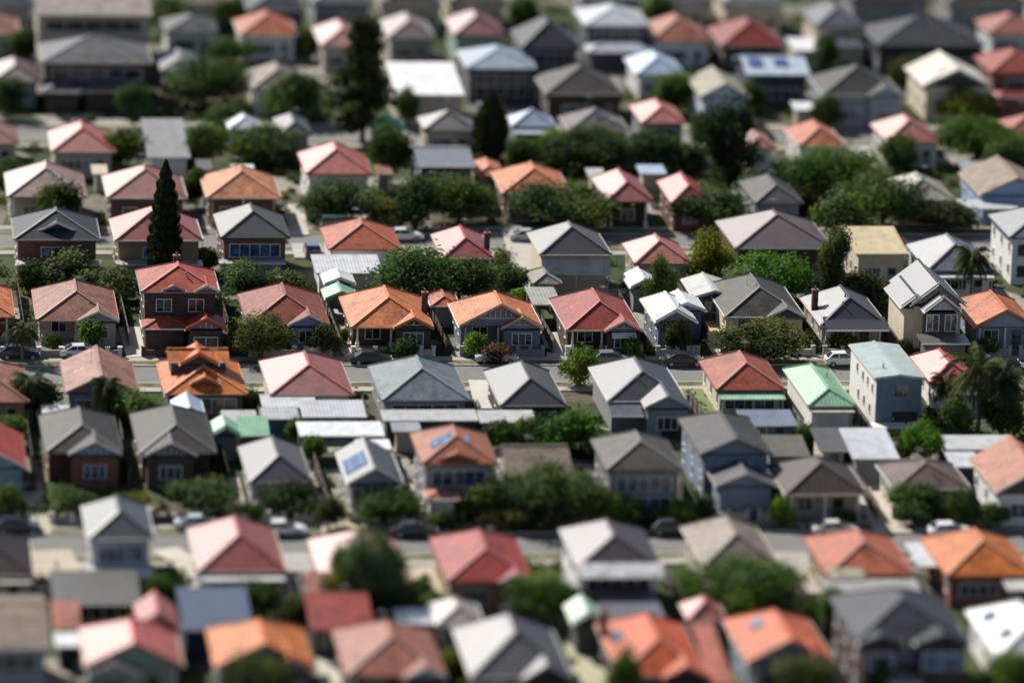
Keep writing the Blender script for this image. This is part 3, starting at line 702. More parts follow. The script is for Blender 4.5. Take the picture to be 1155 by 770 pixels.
house('modern charcoal two storey house with three stepped white glaring gable slopes and balcony', 1028, 1090, 345, 5.6, 12, 'gf', CHA, wCR, p=38, kind='m', rough=.26, gc=(.3,.31,.34), bat=1, barge=(.6,.6,.58), win='b', gut=(.5,.5,.5), s=('e10','modern charcoal house'),
      blocks=[dict(xa=1018,xb=1052,y0=.6,y1=10,h=5.2,roof='gf',p=38,gc=(.1,.1,.11)), dict(xa=1038,xb=1079,y0=-2.6,y1=4,h=5.5,roof='gf',p=38,gc=(.42,.43,.45),bat=1,barge=wWH,wc=(.08,.08,.09),win=(2,4.3,1.4,1.8)),
              dict(xa=1030,xb=1084,y0=-5.6,y1=-2.2,h=2.9,roof='sk',p=3,rc=(.1,.1,.085),wc=(.13,.13,.105),walls=True)])
house('orange tiled bungalow with wide light blue gable beside the modern charcoal house', 1099, 1172, 370, 2.85, 13, 'gh', OR2, (.24,.29,.36), p=28, vb=.8, gc=(.3,.36,.44), barge=(.6,.3,.2), win='f', s=('e11','blue gabled orange bungalow'))
def grey_back(root, x0, x1, d, h):
    MB().box(x1-3.0, -2.94, .1, x1-1.0, -2.903, 1.9).build('garage_opening', paint((.02,.02,.022)), root)
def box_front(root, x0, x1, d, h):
    MB().box(x0+.2, .13, .02, x1-.2, .197, h-.2).build('front_panel', paint((.16,.2,.27)), root)  # thin blue grey panel over the front of the white wall
    xm = (x0+x1)/2
    window(root, xm+.2, .13, 3.9, 1.5, 1.2, 'f', (.25,.28,.33), (.02,.025,.03), 2)
    MB().box(xm-.6, .09, .05, x1-.5, .127, 1.7).build('garage_opening', paint((.02,.02,.022)), root)
    for y, z in ((2,3.8),(4.5,3.9),(7,3.8),(10,3.9),(3,1.4),(6,1.5),(9,1.4)): window(root, x0+.2, y, z, .7, .9, 'l', (.5,.5,.5), (.05,.05,.055), 0)
    MB().slab([(x0-.3,-1.6,.5),(x1-.6,-1.6,.5),(x1-.6,.12,.62),(x0-.3,.12,.62)], .2).build('deck', plaster(wWH), root)
# ================================================================== ROW D: their backs towards the viewer
house('brownish salmon tiled roof at the photo edge behind a palm and garden tree', -58, 33, 453, 3.0, 14, 'hip', (.36,.15,.1), bTN, p=26, caps=(.4,.2,.14))
house('faded salmon brown gabled house with grey render gable and small white window hood', 74, 156, 444, 3.0, 13, 'gf', (.33,.165,.115), wGY, p=25, gc=(.25,.26,.27), barge=(.4,.3,.25), win='b', awn=None, s=('d1','faded salmon brown house'))
house('vivid orange tiled house with raised upper attic gable over wide hip roof', 186, 279, 444, 3.0, 13, 'hip', (.62,.17,.045), (.1,.09,.12), p=24, caps=(.66,.27,.12), win='w', gut=(.62,.25,.1), s=('d2','orange attic house'),
      blocks=[dict(xa=193,xb=263,y0=5.2,y1=9.4,h=5.0,roof='gs',p=22,wc=(.1,.085,.13),oh=.35), dict(xa=206,xb=250,y0=4.4,y1=9.6,h=4.85,roof='gf',p=30,gc=(.1,.08,.12),barge=(.62,.2,.06),wc=(.1,.085,.13)),dict(xa=216,xb=248,y0=1.2,y1=6,h=3.75,roof='gf',p=24,gc=(.3,.1,.06),barge=(.62,.25,.1),walls=False,oh=.2)])
house('red metal roofed house with streaked pale pink left slope and cream rear wall', 305, 399, 445, 3.0, 14, 'hip', (.32,.055,.05), wCR, p=26, rough=.34, caps=(.45,.14,.12), win='n', s=('d3','pink sloped red house'))
house('blue grey tiled hip roof house with long rear window band and dark vent', 431, 530, 451, 3.0, 14, 'hip', BGR, wGY, p=26, win='w', caps=(.24,.28,.3), ch=None, vents=1, gut=(.2,.22,.25), s=('d4','blue grey hip roofed house'))
house('dark brown roofed house with brilliant white glaring left slope and pale fence', 564, 639, 457, 3.0, 14, 'hip', BRN, bDK, p=30, kind='m', rough=.22, win='b', gut=wBG, s=('d5','dark brown roofed house'))
house('charcoal tiled house with glaring left slope, grey render rear gable and dark opening', 686, 775, 452, 3.3, 14, 'hip', CHA, (.25,.25,.26), p=27, rough=.27, wing=(722,775,3.2), gc=(.27,.27,.28), barge=(.4,.4,.39), win='n', caps=(.12,.12,.13), vents=1, s=('d6','charcoal tiled house'),
      blocks=[dict(xa=686,xb=722,y0=-2.8,y1=.6,h=2.5,roof='sk',p=12,walls=False,rc=(.12,.13,.15))], extra=[grey_back])
house('red tiled house with long pale green verandah roof and cream side wall', 808, 886, 439, 3.1, 12, 'hip', (.36,.085,.065), CRM, p=28, band=(.25,1.7,(.3,.5,.34)), win='w', gl=(.05,.08,.14), caps=(.5,.2,.16), s=('d7','green verandah house'))
house('light green metal roofed house with long white side wall and cream rear eave', 912, 965, 457, 3.3, 15, 'hip', GRN, wWH, p=25, kind='m', rough=.5, win='n', gut=wCR, band=(.1,.9,(.6,.56,.45)), vents=1, s=('d8','light green roofed house'))
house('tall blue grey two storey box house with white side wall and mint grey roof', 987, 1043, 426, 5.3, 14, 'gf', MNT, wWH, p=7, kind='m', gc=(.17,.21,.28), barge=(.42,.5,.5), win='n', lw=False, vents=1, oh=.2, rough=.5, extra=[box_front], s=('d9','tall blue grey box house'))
house('red roofed house with pale pink left slope behind the big palm', 1049, 1104, 431, 3.0, 11, 'hip', (.45,.06,.045), wWH, p=30, band=(.6,1.6,LGY), rough=.4)
# ================================================================== sheds in the back yards between rows D and C
house('long white flat roofed shed behind the red house with pink slope', 296, 358, 459, 2.6, 4, 'sk', (.55,.56,.56), wWH, p=4, kind='m', name='shed', cat='shed', win='n', lw=False)
house('white ribbed lean to roof in front of the long white shed', 341, 414, 470, 2.4, 5, 'sk', (.5,.51,.53), wGY, p=5, kind='m', name='shed', cat='shed', win='n', lw=False)
house('grey ribbed flat shed roof, lowest of the pale sheds near red house', 296, 338, 472, 2.4, 3.2, 'sk', (.42,.43,.45), (.1,.2,.22), p=5, kind='m', name='shed', cat='shed', win='n', lw=False)
house('white carport with deep cream fascia and plants beneath it', 338, 434, 491, 2.6, 4.5, 'sk', WHT, wWH, p=3, kind='m', name='carport', cat='carport', open_=True)
house('small white flat porch roof beside the cream fascia carport', 403, 442, 506, 2.3, 3, 'sk', WHT, wWH, p=3, kind='m', name='carport', cat='carport', open_=True)
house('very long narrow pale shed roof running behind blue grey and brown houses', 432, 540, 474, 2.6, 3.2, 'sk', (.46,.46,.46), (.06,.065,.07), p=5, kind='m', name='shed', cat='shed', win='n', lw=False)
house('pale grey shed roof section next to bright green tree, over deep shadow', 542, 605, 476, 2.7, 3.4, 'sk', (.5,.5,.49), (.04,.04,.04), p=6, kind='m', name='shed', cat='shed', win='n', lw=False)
house('bluish flat shed roof tucked beside the terracotta house with solar panels', 443, 476, 486, 2.3, 4, 'sk', (.3,.32,.36), wBG, p=4, kind='m', name='shed', cat='shed', win='n', lw=False)
house('light blue glinting gabled shed behind grey twin bungalow', 198, 232, 471, 2.8, 7, 'gf', (.4,.5,.66), (.15,.15,.14), p=30, kind='m', gc=(.16,.155,.15), barge=(.5,.55,.6), name='shed', cat='shed', win='n', lw=False, rough=.3)
house('pale green gabled garden shed with side extension', 238, 272, 492, 2.6, 5, 'gf', (.25,.5,.32), (.14,.15,.14), p=32, kind='m', gc=(.13,.15,.14), barge=(.25,.5,.32), name='shed', cat='shed', win='n', lw=False, blocks=[dict(xa=270,xb=305,y0=.4,y1=4,h=2.6,roof='sk',p=16,wc=(.12,.13,.13))])
house('off white flat roof between vivid orange house and green shed', 252, 292, 477, 2.4, 4, 'sk', (.44,.43,.4), wBG, p=4, kind='m', name='shed', cat='shed', win='n', lw=False)
house('white flat roof patch behind the dark brick grey bungalow', 48, 80, 471, 2.4, 4, 'sk', (.6,.6,.58), wBG, p=4, kind='m', name='shed', cat='shed', win='n', lw=False)
house('blue grey flat rear extension below the green verandah house', 838, 900, 479, 2.5, 4.5, 'sk', (.16,.19,.25), wBGR, p=5, kind='m', name='shed', cat='shed', win='b', lw=False)
house('olive brown low roof between grey gabled house and dark box shed', 868, 914, 513, 2.6, 5, 'sk', (.13,.115,.08), wGY, p=8, kind='m', name='shed', cat='shed', win='n', lw=False)
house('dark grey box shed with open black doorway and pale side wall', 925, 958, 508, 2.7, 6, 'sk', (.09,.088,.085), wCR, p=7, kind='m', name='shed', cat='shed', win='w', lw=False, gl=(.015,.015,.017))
house('broad white tilted roof lying between dark box shed and round green tree', 962, 1015, 517, 2.7, 8, 'sk', (.56,.58,.6), wGY, p=7, kind='m', name='shed', cat='shed', win='n', lw=False)
house('long pale corrugated roof along the fence below the big palm', 1068, 1150, 506, 2.6, 4, 'sk', (.55,.55,.54), wWH, p=5, kind='m', name='shed', cat='shed', win='n', lw=False)
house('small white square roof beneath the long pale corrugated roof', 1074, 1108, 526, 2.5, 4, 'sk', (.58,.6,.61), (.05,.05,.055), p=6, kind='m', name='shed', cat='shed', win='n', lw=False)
# ================================================================== ROW C: facing the lower street
house('red roofed house with pale blue gable cut by the photo edge', -52, 30, 529, 3.2, 13, 'gf', (.36,.05,.04), (.22,.3,.38), p=27, gc=(.26,.36,.46), win='f', s=('c0','blue gabled red edge house'))
house('grey roofed brick bungalow with blue grey gable, left one of a matching pair', 51, 137, 510, 3.4, 14, 'hip', TAU2, bRD, p=26, wk='b', vb=1.6, wing=(76,137,1.2), gc=(.22,.25,.34), bat=1, win='f', gl=(.03,.05,.12), caps=(.18,.16,.14), s=('c1','brick grey bungalow'))
house('grey roofed bungalow with dark gable and shaded porch, right one of a pair', 157, 244, 511, 3.4, 15, 'hip', (.085,.077,.066), bDK, p=27, wk='b', vb=1.6, wing=(162,222,1.2), gc=(.13,.13,.15), bat=1, win='f', gl=(.03,.04,.1), caps=(.19,.17,.15), s=('c2','dark gabled grey bungalow'))
house('purple roofed house with dazzling white left slope beside green shed', 281, 352, 543, 3.2, 13, 'hip', (.07,.035,.055), wGY, p=31, rough=.25, vb=1.4, win='f', s=('c3','purple roofed house'), kind='m')
house('dark gabled house with blue solar panels on its bright left slope', 392, 456, 547, 3.2, 12, 'gf', (.09,.09,.10), wGY, p=30, gc=(.25,.28,.36), win='f', sol=[(.22,.45,2.0,4.5)], rough=.3, s=('c4','solar panelled dark house'))
house('two storey terracotta roofed house with blue solar panels and white side wall', 476, 561, 522, 5.4, 11, 'hip', (.38,.13,.07), wGY, p=26, win='w', gl=(.025,.05,.1), sol=[(.3,.36,1.9,2.3),(.56,.38,1.9,2.3)], caps=(.42,.2,.13),
      blocks=[dict(xa=492,xb=541,y0=.4,y1=3.4,h=5.5,roof='gf',p=20,gc=(.2,.1,.08),barge=(.4,.16,.1),walls=False,oh=.2), dict(xa=478,xb=516,y0=-3.0,y1=.4,h=2.7,roof='hip',p=18,rc=(.4,.16,.12),walls=True,wc=wWH,vb=.6)], s=('c5','terracotta two storey house'))
house('low sandy brown roof half hidden behind large dark green trees', 574, 650, 545, 3.0, 13, 'gs', (.2,.16,.125), wBG, p=17, win='f', s=('c6','sandy brown house'))
house('taupe hip roofed two storey house with grey walls and deep balcony', 684, 771, 529, 5.2, 11, 'hip', (.135,.115,.098), (.2,.2,.21), p=26, win='w', gl=(.05,.08,.13), caps=(.26,.23,.2), s=('c7','taupe two storey house'))
house('grey roofed house with broad blue grey front gable and white trimmed window', 790, 872, 513, 4.9, 14, 'gh', (.085,.082,.078), (.2,.24,.32), p=24, gc=(.22,.26,.34), barge=(.36,.36,.36), win='b', gl=(.1,.14,.2), s=('c8','blue grey gabled house'))
house('blue grey gabled garage portico standing before the broad gabled house', 808, 876, 549, 3.3, 5.5, 'gf', (.15,.15,.155), (.19,.23,.3), p=22, gc=(.21,.25,.33), barge=(.4,.4,.4), win='n', name='garage', cat='garage')
house('brown hip roofed bungalow with cream eave line and shadowy cream pillared verandah', 886, 979, 557, 3.3, 10.5, 'hip', (.085,.06,.055), wBG, p=27, vb=1.9, win='f', gut=wCR, caps=(.13,.09,.08), s=('c9','brown pillared bungalow'))
house('brownish taupe long hip roof behind hedge trees beside pale driveway', 1008, 1096, 551, 3.0, 9, 'hip', (.17,.12,.1), (.6,.56,.48), p=22, vb=1.2, win='f', s=('c10','brownish hedge fronted house'))
house('salmon orange roof with white side wall at photo edge beside hedge trees', 1124, 1215, 557, 3.4, 13, 'gf', (.42,.16,.1), wWH, p=30, gc=(.09,.09,.085), win='f', s=('c11','salmon edge house'))
# ================================================================== ROW B: backs towards the viewer, nearer block
house('dark maroon brown roof at photo edge with cream fascia', -70, 38, 649, 3.2, 12, 'hip', (.06,.035,.033), wCR, p=27, gut=wCR, band=(.05,1.0,(.5,.46,.38)), s=('b1','maroon brown edge house'))
house('charcoal roofed raised house with dazzling white left slope and glazed sunroom', 99, 174, 607, 5.2, 13, 'hip', (.055,.05,.06), (.42,.43,.46), p=30, kind='m', rough=.22, win='w', gl=(.2,.24,.3), fr=(.6,.6,.6), s=('b2','charcoal raised house'),
      blocks=[dict(xa=94,xb=175,y0=-2.4,y1=.4,h=2.3,roof='sk',p=3,rc=(.7,.69,.66),wc=(.12,.11,.11))])
house('crimson tiled house with pale pink left slope and white rear fascia', 223, 323, 644, 3.4, 14, 'hip', (.33,.045,.045), wGY, p=30, rough=.3, band=(.1,1.4,(.62,.61,.58)), caps=(.4,.1,.09), s=('b3','crimson white fascia house'))
house('pinkish red roofed house mostly hidden behind a big spreading tree', 362, 464, 657, 3.2, 14, 'hip', PNK, bBR, p=27, rough=.4, s=('b4','pinkish red house'))
house('wide crimson hip roof house with brown brick wall by green tree', 504, 602, 655, 3.2, 14, 'hip', (.36,.055,.06), bTN, p=26, rough=.45, wing=(562,602,.8), gc=(.3,.1,.08), win='b', caps=(.45,.13,.12), s=('b5','wide crimson house'))
house('deep plum hip roof house with white parapet band and dark window strip', 650, 747, 641, 5.0, 13, 'hip', (.095,.03,.05), wWH, p=27, rough=.3, win='w', gl=(.03,.035,.04), caps=(.13,.06,.08), blocks=[dict(xa=650,xb=748,y0=-1.6,y1=.3,h=4.7,roof='sk',p=22,rc=(.7,.7,.68),walls=False)], s=('b6','deep plum house'))
house('pale taupe pyramid roof house partly covered by round green tree', 793, 880, 638, 3.2, 13, 'hip', (.25,.2,.165), wBG, p=30, rough=.42, s=('b7','pale taupe pyramid house'))
house('salmon red tiled house with cream sun shade and brown rear wall', 933, 1032, 647, 3.2, 12, 'hip', (.46,.13,.09), bTN, p=25, caps=(.5,.22,.17), blocks=[dict(xa=935,xb=975,y0=-.7,y1=.5,h=3.1,roof='sk',p=24,rc=(.62,.56,.4),walls=False)], s=('b8','salmon red house'))
house('white flat roofed carport between salmon red and vivid orange houses', 1036, 1066, 638, 2.6, 7, 'sk', (.62,.64,.66), wGY, p=2, kind='m', name='carport', cat='carport', open_=True)
house('vivid orange tiled house with dark red brick wall and white awning', 1068, 1168, 648, 3.2, 12, 'hip', (.6,.17,.05), bRD, p=27, wk='b', caps=(.62,.28,.14), blocks=[dict(xa=1130,xb=1168,y0=-2.6,y1=.3,h=2.6,roof='sk',p=6,rc=(.6,.6,.55),walls=False)], s=('b9','vivid orange house'))
# ================================================================== sheds between rows B and A
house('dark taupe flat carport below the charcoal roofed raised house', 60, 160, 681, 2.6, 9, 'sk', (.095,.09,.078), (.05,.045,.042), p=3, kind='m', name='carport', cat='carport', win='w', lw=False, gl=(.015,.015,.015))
house('small salmon skillion roof squeezed beside the tan flat roofed block', 60, 92, 708, 2.5, 6, 'sk', (.4,.15,.1), wWH, p=7, name='shed', cat='shed', win='n', lw=False)
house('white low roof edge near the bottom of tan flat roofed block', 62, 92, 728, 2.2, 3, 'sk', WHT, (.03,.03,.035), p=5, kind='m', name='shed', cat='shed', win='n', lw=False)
house('small pink and red gabled cottage behind the sage green gabled house', 156, 201, 708, 3.6, 7, 'gf', (.42,.07,.06), wSG, p=36, gc=wSG, rough=.3, barge=(.4,.3,.28), name='cottage', cat='cottage', lw=False, win='n')
house('deep navy blue skillion roofed garage', 206, 286, 709, 3.0, 9, 'sk', (.045,.075,.14), (.04,.05,.09), p=7, kind='m', name='garage', cat='garage', win='n', lw=False)
house('pale blue flat roof strip just behind the navy blue garage', 203, 243, 680, 2.4, 4, 'sk', (.4,.47,.5), wGY, p=3, kind='m', name='shed', cat='shed', win='n', lw=False)
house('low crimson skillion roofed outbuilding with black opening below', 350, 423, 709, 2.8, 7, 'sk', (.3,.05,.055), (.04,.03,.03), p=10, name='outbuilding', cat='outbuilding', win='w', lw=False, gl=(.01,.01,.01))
house('faded salmon lean to roof behind the low crimson outbuilding', 347, 382, 682, 2.6, 6, 'sk', (.36,.16,.12), wBG, p=12, name='shed', cat='shed', win='n', lw=False)
house('thin white awning roof next to the beige pyramid roofed hut', 448, 488, 703, 2.4, 4, 'sk', WHT, wGY, p=3, kind='m', name='carport', cat='carport', open_=True)
house('beige grey pyramid roofed hut near white awning', 492, 547, 705, 2.8, 7, 'hip', (.32,.27,.23), wBG, p=27, name='hut', cat='hut', win='b', lw=False, rough=.4)
house('mint green gabled shed with dark wall behind orange red house', 646, 683, 704, 3.0, 6, 'gf', (.36,.54,.44), (.1,.1,.095), p=34, kind='m', gc=(.11,.11,.1), barge=(.36,.5,.42), name='shed', cat='shed', win='n', lw=False)
house('slate grey flat roof behind the bright orange red tiled house', 683, 752, 699, 2.7, 9, 'sk', (.12,.13,.15), wGY, p=3, kind='m', name='shed', cat='shed', win='n', lw=False)
house('small pink red hip roofed brick garage under the big round tree', 776, 820, 698, 3.4, 5, 'hip', (.4,.09,.08), bDK, p=34, wk='b', name='garage', cat='garage', win='n', lw=False, rough=.4)
house('long pale grey flat roof behind the dark slate twin gabled house', 936, 1047, 678, 2.6, 6, 'sk', (.34,.33,.3), wGY, p=3, kind='m', name='shed', cat='shed', win='n', lw=False)
# ================================================================== ROW A: nearest houses
house('tan flat roofed apartment block with dark glass front at the photo edge', -75, 58, 730, 6.0, 15, 'gs', (.25,.195,.145), wGY, p=12, win='w', gl=(.03,.04,.06), name='apartment_block', cat='apartments')
house('sage green gabled house with pink left slope and red right slope', 96, 207, 752, 3.4, 11.5, 'gh', (.45,.06,.045), wSG, p=26, gc=(.25,.33,.27), rough=.36, vb=.8, win='f', barge=(.3,.28,.24), blocks=[dict(xa=99,xb=158,y0=-.9,y1=2.5,h=3.1,roof='gf',p=24,gc=(.3,.36,.3),rc=(.45,.06,.045),walls=False,oh=.3)])
house('bright orange gabled house with grey green pediment beside navy blue garage', 243, 354, 753, 3.4, 11.5, 'gh', (.62,.19,.065), (.1,.1,.12), p=26, gc=(.18,.22,.22), vb=.8, wing=(296,354,1.2), win='f', barge=(.45,.25,.16))
house('salmon brown tiled house with small blue grey front gable', 391, 503, 761, 3.3, 13, 'hip', (.36,.14,.095), bDK, p=27, wing=(454,503,1.2), gc=(.26,.32,.38), vb=1.2, win='f', caps=(.42,.2,.15))
house('blackish purple roofed house with pale bargeboard gable', 531, 645, 763, 3.3, 14, 'hip', (.055,.04,.052), bDK, p=32, rough=.4, wing=(588,645,1.2), gc=(.03,.025,.03), barge=(.4,.36,.34), win='f', vb=1.0)
house('vivid orange red tiled house with skylight on its left slope', 698, 799, 761, 3.3, 15, 'hip', (.6,.11,.05), bDK, p=28, sky_=[(.14,.6,1.1,1.9)], wing=(746,799,1.2), gc=(.04,.035,.035), barge=(.6,.22,.13), vb=1.1, win='f', caps=(.64,.2,.12), ch=[(.03,.75)])
house('narrow terracotta lean to roof alongside the orange red skylight house', 803, 828, 770, 2.8, 12, 'sk', (.5,.17,.11), bTN, p=8, name='carport', cat='carport', open_=True)
house('coral orange gabled house with blue grey pediment and roof skylight', 843, 943, 748, 3.4, 13, 'gh', (.58,.14,.075), (.2,.23,.29), p=28, gc=(.2,.24,.34), sky_=[(.27,.6,1.0,1.9)], wing=(889,943,1.2), vb=.8, win='f', barge=(.5,.32,.26))
house('dark slate two storey brick house with twin shallow gables and blue curtains', 965, 1092, 721, 5.6, 13, 'hip', (.055,.062,.08), bDK, p=25, wk='b', gl=(.04,.1,.26), win='b', caps=(.1,.11,.13),
      blocks=[dict(xa=966,xb=1018,y0=-1.2,y1=4,h=5.55,roof='gf',p=20,gc=(.07,.04,.038),barge=(.12,.13,.16),wk='b',win=(1,4.0,2.4,1.4)), dict(xa=1030,xb=1093,y0=-1.4,y1=5,h=5.55,roof='gf',p=20,gc=(.07,.04,.038),barge=(.12,.13,.16),wk='b',win=(1,4.0,3.4,1.6)), dict(xa=1000,xb=1034,y0=-3,y1=.2,h=2.6,roof='hip',p=18,rc=(.3,.28,.25),walls=False)])
house('white roofed house with two dark skylights in the photo corner', 1125, 1225, 741, 3.4, 14, 'hip', (.66,.66,.66), wWH, p=28, kind='m', sky_=[(.16,.7,1.0,1.8),(.2,.3,1.0,1.6)], win='f')
# ================================================================== ROW F: beyond the sharp row, backs towards the viewer
house('dark slate gabled two storey house with white balcony rail behind grey green tree', 16, 113, 270, 5.2, 11, 'hip', (.05,.058,.075), bBR, p=25, wk='b', win='b', gl=(.12,.15,.2), caps=(.2,.2,.2),
      blocks=[dict(xa=40,xb=90,y0=1.5,y1=8,h=5.6,roof='gf',p=25,gc=(.04,.045,.06),walls=False,oh=.3), dict(xa=18,xb=112,y0=-1.6,y1=.3,h=2.7,roof='sk',p=2,rc=(.6,.6,.6),wc=bBR)])
house('red roofed house with white left slope standing behind tall dark cypress', 130, 229, 271, 5.0, 11, 'hip', (.33,.06,.05), bTN, p=29, rough=.26, win='b', gl=(.14,.2,.28), fr=wWH, blocks=[dict(xa=130,xb=228,y0=-1.5,y1=.3,h=2.6,roof='sk',p=2,rc=(.55,.52,.5),wc=wBG)])
house('olive grey roofed brick house with white glaring left slope and blue windows', 249, 327, 268, 5.0, 12, 'hip', (.12,.115,.09), bBR, p=29, wk='b', rough=.25, win='w', gl=(.04,.07,.16), blocks=[dict(xa=247,xb=321,y0=-1.3,y1=.3,h=2.4,roof='sk',p=2,rc=(.6,.6,.6),wc=wGY)])
house('orange red tiled cottage with white rear wall and white skillion below', 371, 453, 281, 3.2, 11, 'hip', (.46,.115,.07), wWH, p=26, caps=(.5,.2,.14), win='n')
house('pale white skillion shed below the orange red tiled cottage', 356, 432, 308, 2.6, 7, 'sk', (.55,.56,.58), wWH, p=4, kind='m', name='shed', cat='shed', win='n', lw=False)
house('white gabled rear shed roof just behind the green gabled carport', 366, 401, 321, 2.7, 5, 'gf', (.66,.67,.66), (.3,.34,.3), p=22, kind='m', gc=(.1,.25,.16), name='shed', cat='shed', win='n', lw=False)
house('little green gabled carport beside the bright orange bungalow', 367, 404, 338, 2.4, 5, 'gf', (.2,.42,.24), (.2,.3,.2), p=24, kind='m', gc=(.13,.3,.18), barge=(.25,.5,.3), name='carport', cat='carport', open_=True)
house('carmine roofed house with pink white left slope behind wide dark tree', 499, 557, 291, 3.4, 12, 'hip', (.34,.055,.055), wBG, p=30, rough=.28, ch=[(.93,.3)])
house('purple grey roofed two storey house with cream boarded rear wall', 609, 690, 287, 4.9, 11, 'hip', (.085,.065,.07), wCR, p=29, rough=.3, win='n', gut=wCR, band=(1.6,1.3,(.45,.43,.37)), caps=(.13,.11,.11))
house('dull taupe hip roofed hut at the back of the twin gabled orange bungalow', 601, 634, 320, 2.7, 6, 'hip', (.24,.22,.19), wBG, p=27, name='hut', cat='hut', win='n', lw=False)
house('flat beige carport in front of the dull taupe hut', 601, 634, 343, 2.6, 7, 'sk', (.36,.34,.29), (.05,.05,.05), p=2, kind='m', name='carport', cat='carport', open_=True)
house('salmon red pyramid roofed house near the yellow green tree', 716, 780, 297, 3.2, 10, 'hip', (.44,.11,.09), wBG, p=30, rough=.4, caps=(.5,.2,.17))
house('broad maroon tiled house with long ridge above a bright bushy tree', 830, 940, 280, 4.2, 14, 'hip', (.1,.047,.05), bDK, p=25, rough=.4, caps=(.15,.08,.08), wk='b')
house('cream flat roofed block with pale yellow metal roof', 965, 1025, 286, 4.0, 9, 'sk', (.62,.5,.28), wCR, p=7, kind='m', win='b')
house('blue grey tiled roof house with white eave behind a slender palm', 1046, 1122, 305, 3.4, 13, 'hip', (.12,.135,.16), wWH, p=29, rough=.4, band=(.2,1.2,(.6,.6,.6)), caps=(.2,.2,.22))
house('white walled two storey house with dark grey roof at photo edge', 1139, 1212, 268, 5.6, 12, 'hip', (.085,.1,.125), wWH, p=25, rough=.35, win='w')
# ================================================================== ROW G: facing the street behind
house('salmon and taupe hip roofed house with white ridge behind small round tree', 8, 98, 222, 3.8, 13, 'hip', (.3,.16,.12), wBG, p=28, rough=.35, vb=1.2, win='f', caps=(.55,.48,.4))
house('dull red tiled house partly hidden by the cypress top', 121, 211, 223, 3.6, 12, 'hip', (.31,.075,.06), bBR, p=27, wk='b', win='f', caps=(.36,.14,.11), rough=.4)
house('big apricot orange pyramid roofed house with brick walls beside cypress', 233, 317, 223, 3.8, 12, 'hip', (.6,.25,.12), bBR, p=27, wk='b', win='f', vb=1.2, caps=(.64,.3,.16))
house('coral red roofed house with white side wall above dark street trees', 345, 419, 196, 4.0, 12, 'hip', (.46,.075,.06), wWH, p=29, rough=.35, win='f', caps=(.52,.18,.15))
house('dark slate box house with glossy blue grey low roof', 472, 536, 188, 5.0, 12, 'gs', (.07,.09,.12), (.04,.045,.055), p=10, kind='m', rough=.4, win='w', gl=(.02,.03,.06))
house('small apricot roof peeking between slate box house and big apricot house', 537, 570, 198, 3.2, 8, 'hip', (.55,.2,.1), wBG, p=26, win='n', lw=False)
house('apricot orange hip roofed house with long ridge above dark street tree', 567, 645, 218, 3.6, 12, 'hip', (.58,.2,.08), bBR, p=27, wk='b', win='f', vb=1.0)
house('crimson roofed house with mauve left slope and white front fence', 684, 737, 227, 3.6, 13, 'hip', (.3,.05,.055), bDK, p=32, rough=.35, win='f', vb=1.0)
house('red roofed house with pink white left slope next to tall dark tree', 757, 803, 229, 3.6, 12, 'hip', (.36,.06,.05), bBR, p=34, rough=.27, win='f')
house('dull grey roofed house in shadow right of tall dark tree', 852, 906, 229, 3.4, 12, 'hip', (.13,.125,.13), wGY, p=28, win='f')
house('pale beige hip roofed house among leafy trees with pale courtyard', 1012, 1078, 226, 3.2, 11, 'hip', (.33,.29,.24), wBG, p=27, rough=.4, win='f')
house('tan roofed house with light blue gable and white verandah roof', 1106, 1190, 221, 3.6, 13, 'gf', (.3,.22,.16), (.28,.38,.56), p=25, gc=(.28,.38,.58), barge=(.5,.42,.33), win='f')
house('long white verandah roof before the tan blue gabled house', 1083, 1150, 235, 2.8, 4, 'sk', (.55,.56,.56), wGY, p=3, kind='m', name='carport', cat='carport', open_=True)
# ================================================================== ROW H
house('coral red tiled house with cream top patch at photo edge', 58, 130, 171, 3.4, 12, 'hip', (.42,.09,.075), wBG, p=29, rough=.35, win='b')
house('dusky salmon house corner with taupe front roof below red one', -30, 22, 162, 3.2, 10, 'hip', (.3,.17,.13), wBG, p=26)
house('grey skillion garage roof with white lower edge in a gap of trees', 166, 215, 177, 3.0, 16, 'sk', (.25,.245,.235), wWH, p=5, kind='m', name='garage', cat='garage', win='n', lw=False, gut=wWH)
house('slim white glaring roofed cottage nearly swallowed by dark trees', 258, 296, 146, 3.2, 9, 'hip', (.68,.7,.72), (.3,.34,.42), p=28, kind='m')
house('grey brown roof with pale left slope behind dark bushes', 315, 352, 152, 3.2, 10, 'hip', (.16,.14,.145), wGY, p=30, rough=.3)
house('bright green small roof between the giant pine and dark taupe house', 420, 458, 146, 3.0, 8, 'hip', (.22,.5,.26), wBG, p=25, kind='m')
house('dark taupe roofed house with cream side wall under big white roof', 478, 538, 147, 3.4, 11, 'hip', (.15,.125,.12), wCR, p=27, rough=.38)
house('pale blue metal roofed house with stepped verandah by dark conical tree', 578, 627, 142, 3.6, 12, 'hip', (.34,.42,.54), wGY, p=29, kind='m', band=(.3,1.8,(.42,.48,.56)))
house('grey taupe tiled house with rooflights, above green hedge', 641, 710, 148, 3.6, 12, 'hip', (.19,.165,.16), bDK, p=27, sky_=[(.55,.3,1.0,1.2),(.8,.3,1.0,1.2)])
house('coral pink hip roofed two storey house with long white side wall', 724, 774, 139, 5.0, 13, 'hip', (.44,.1,.085), wGY, p=28, rough=.4, win='w')
house('pale blue roofed house behind bushy tree and coral pink house', 718, 772, 84, 3.6, 11, 'hip', (.42,.54,.68), wWH, p=28, kind='m')
house('straw coloured gabled house with pale blue gable and grey porch', 791, 846, 110, 4.6, 12, 'gf', (.34,.31,.22), (.35,.4,.46), p=28, gc=(.38,.46,.6), barge=wWH, win='w')
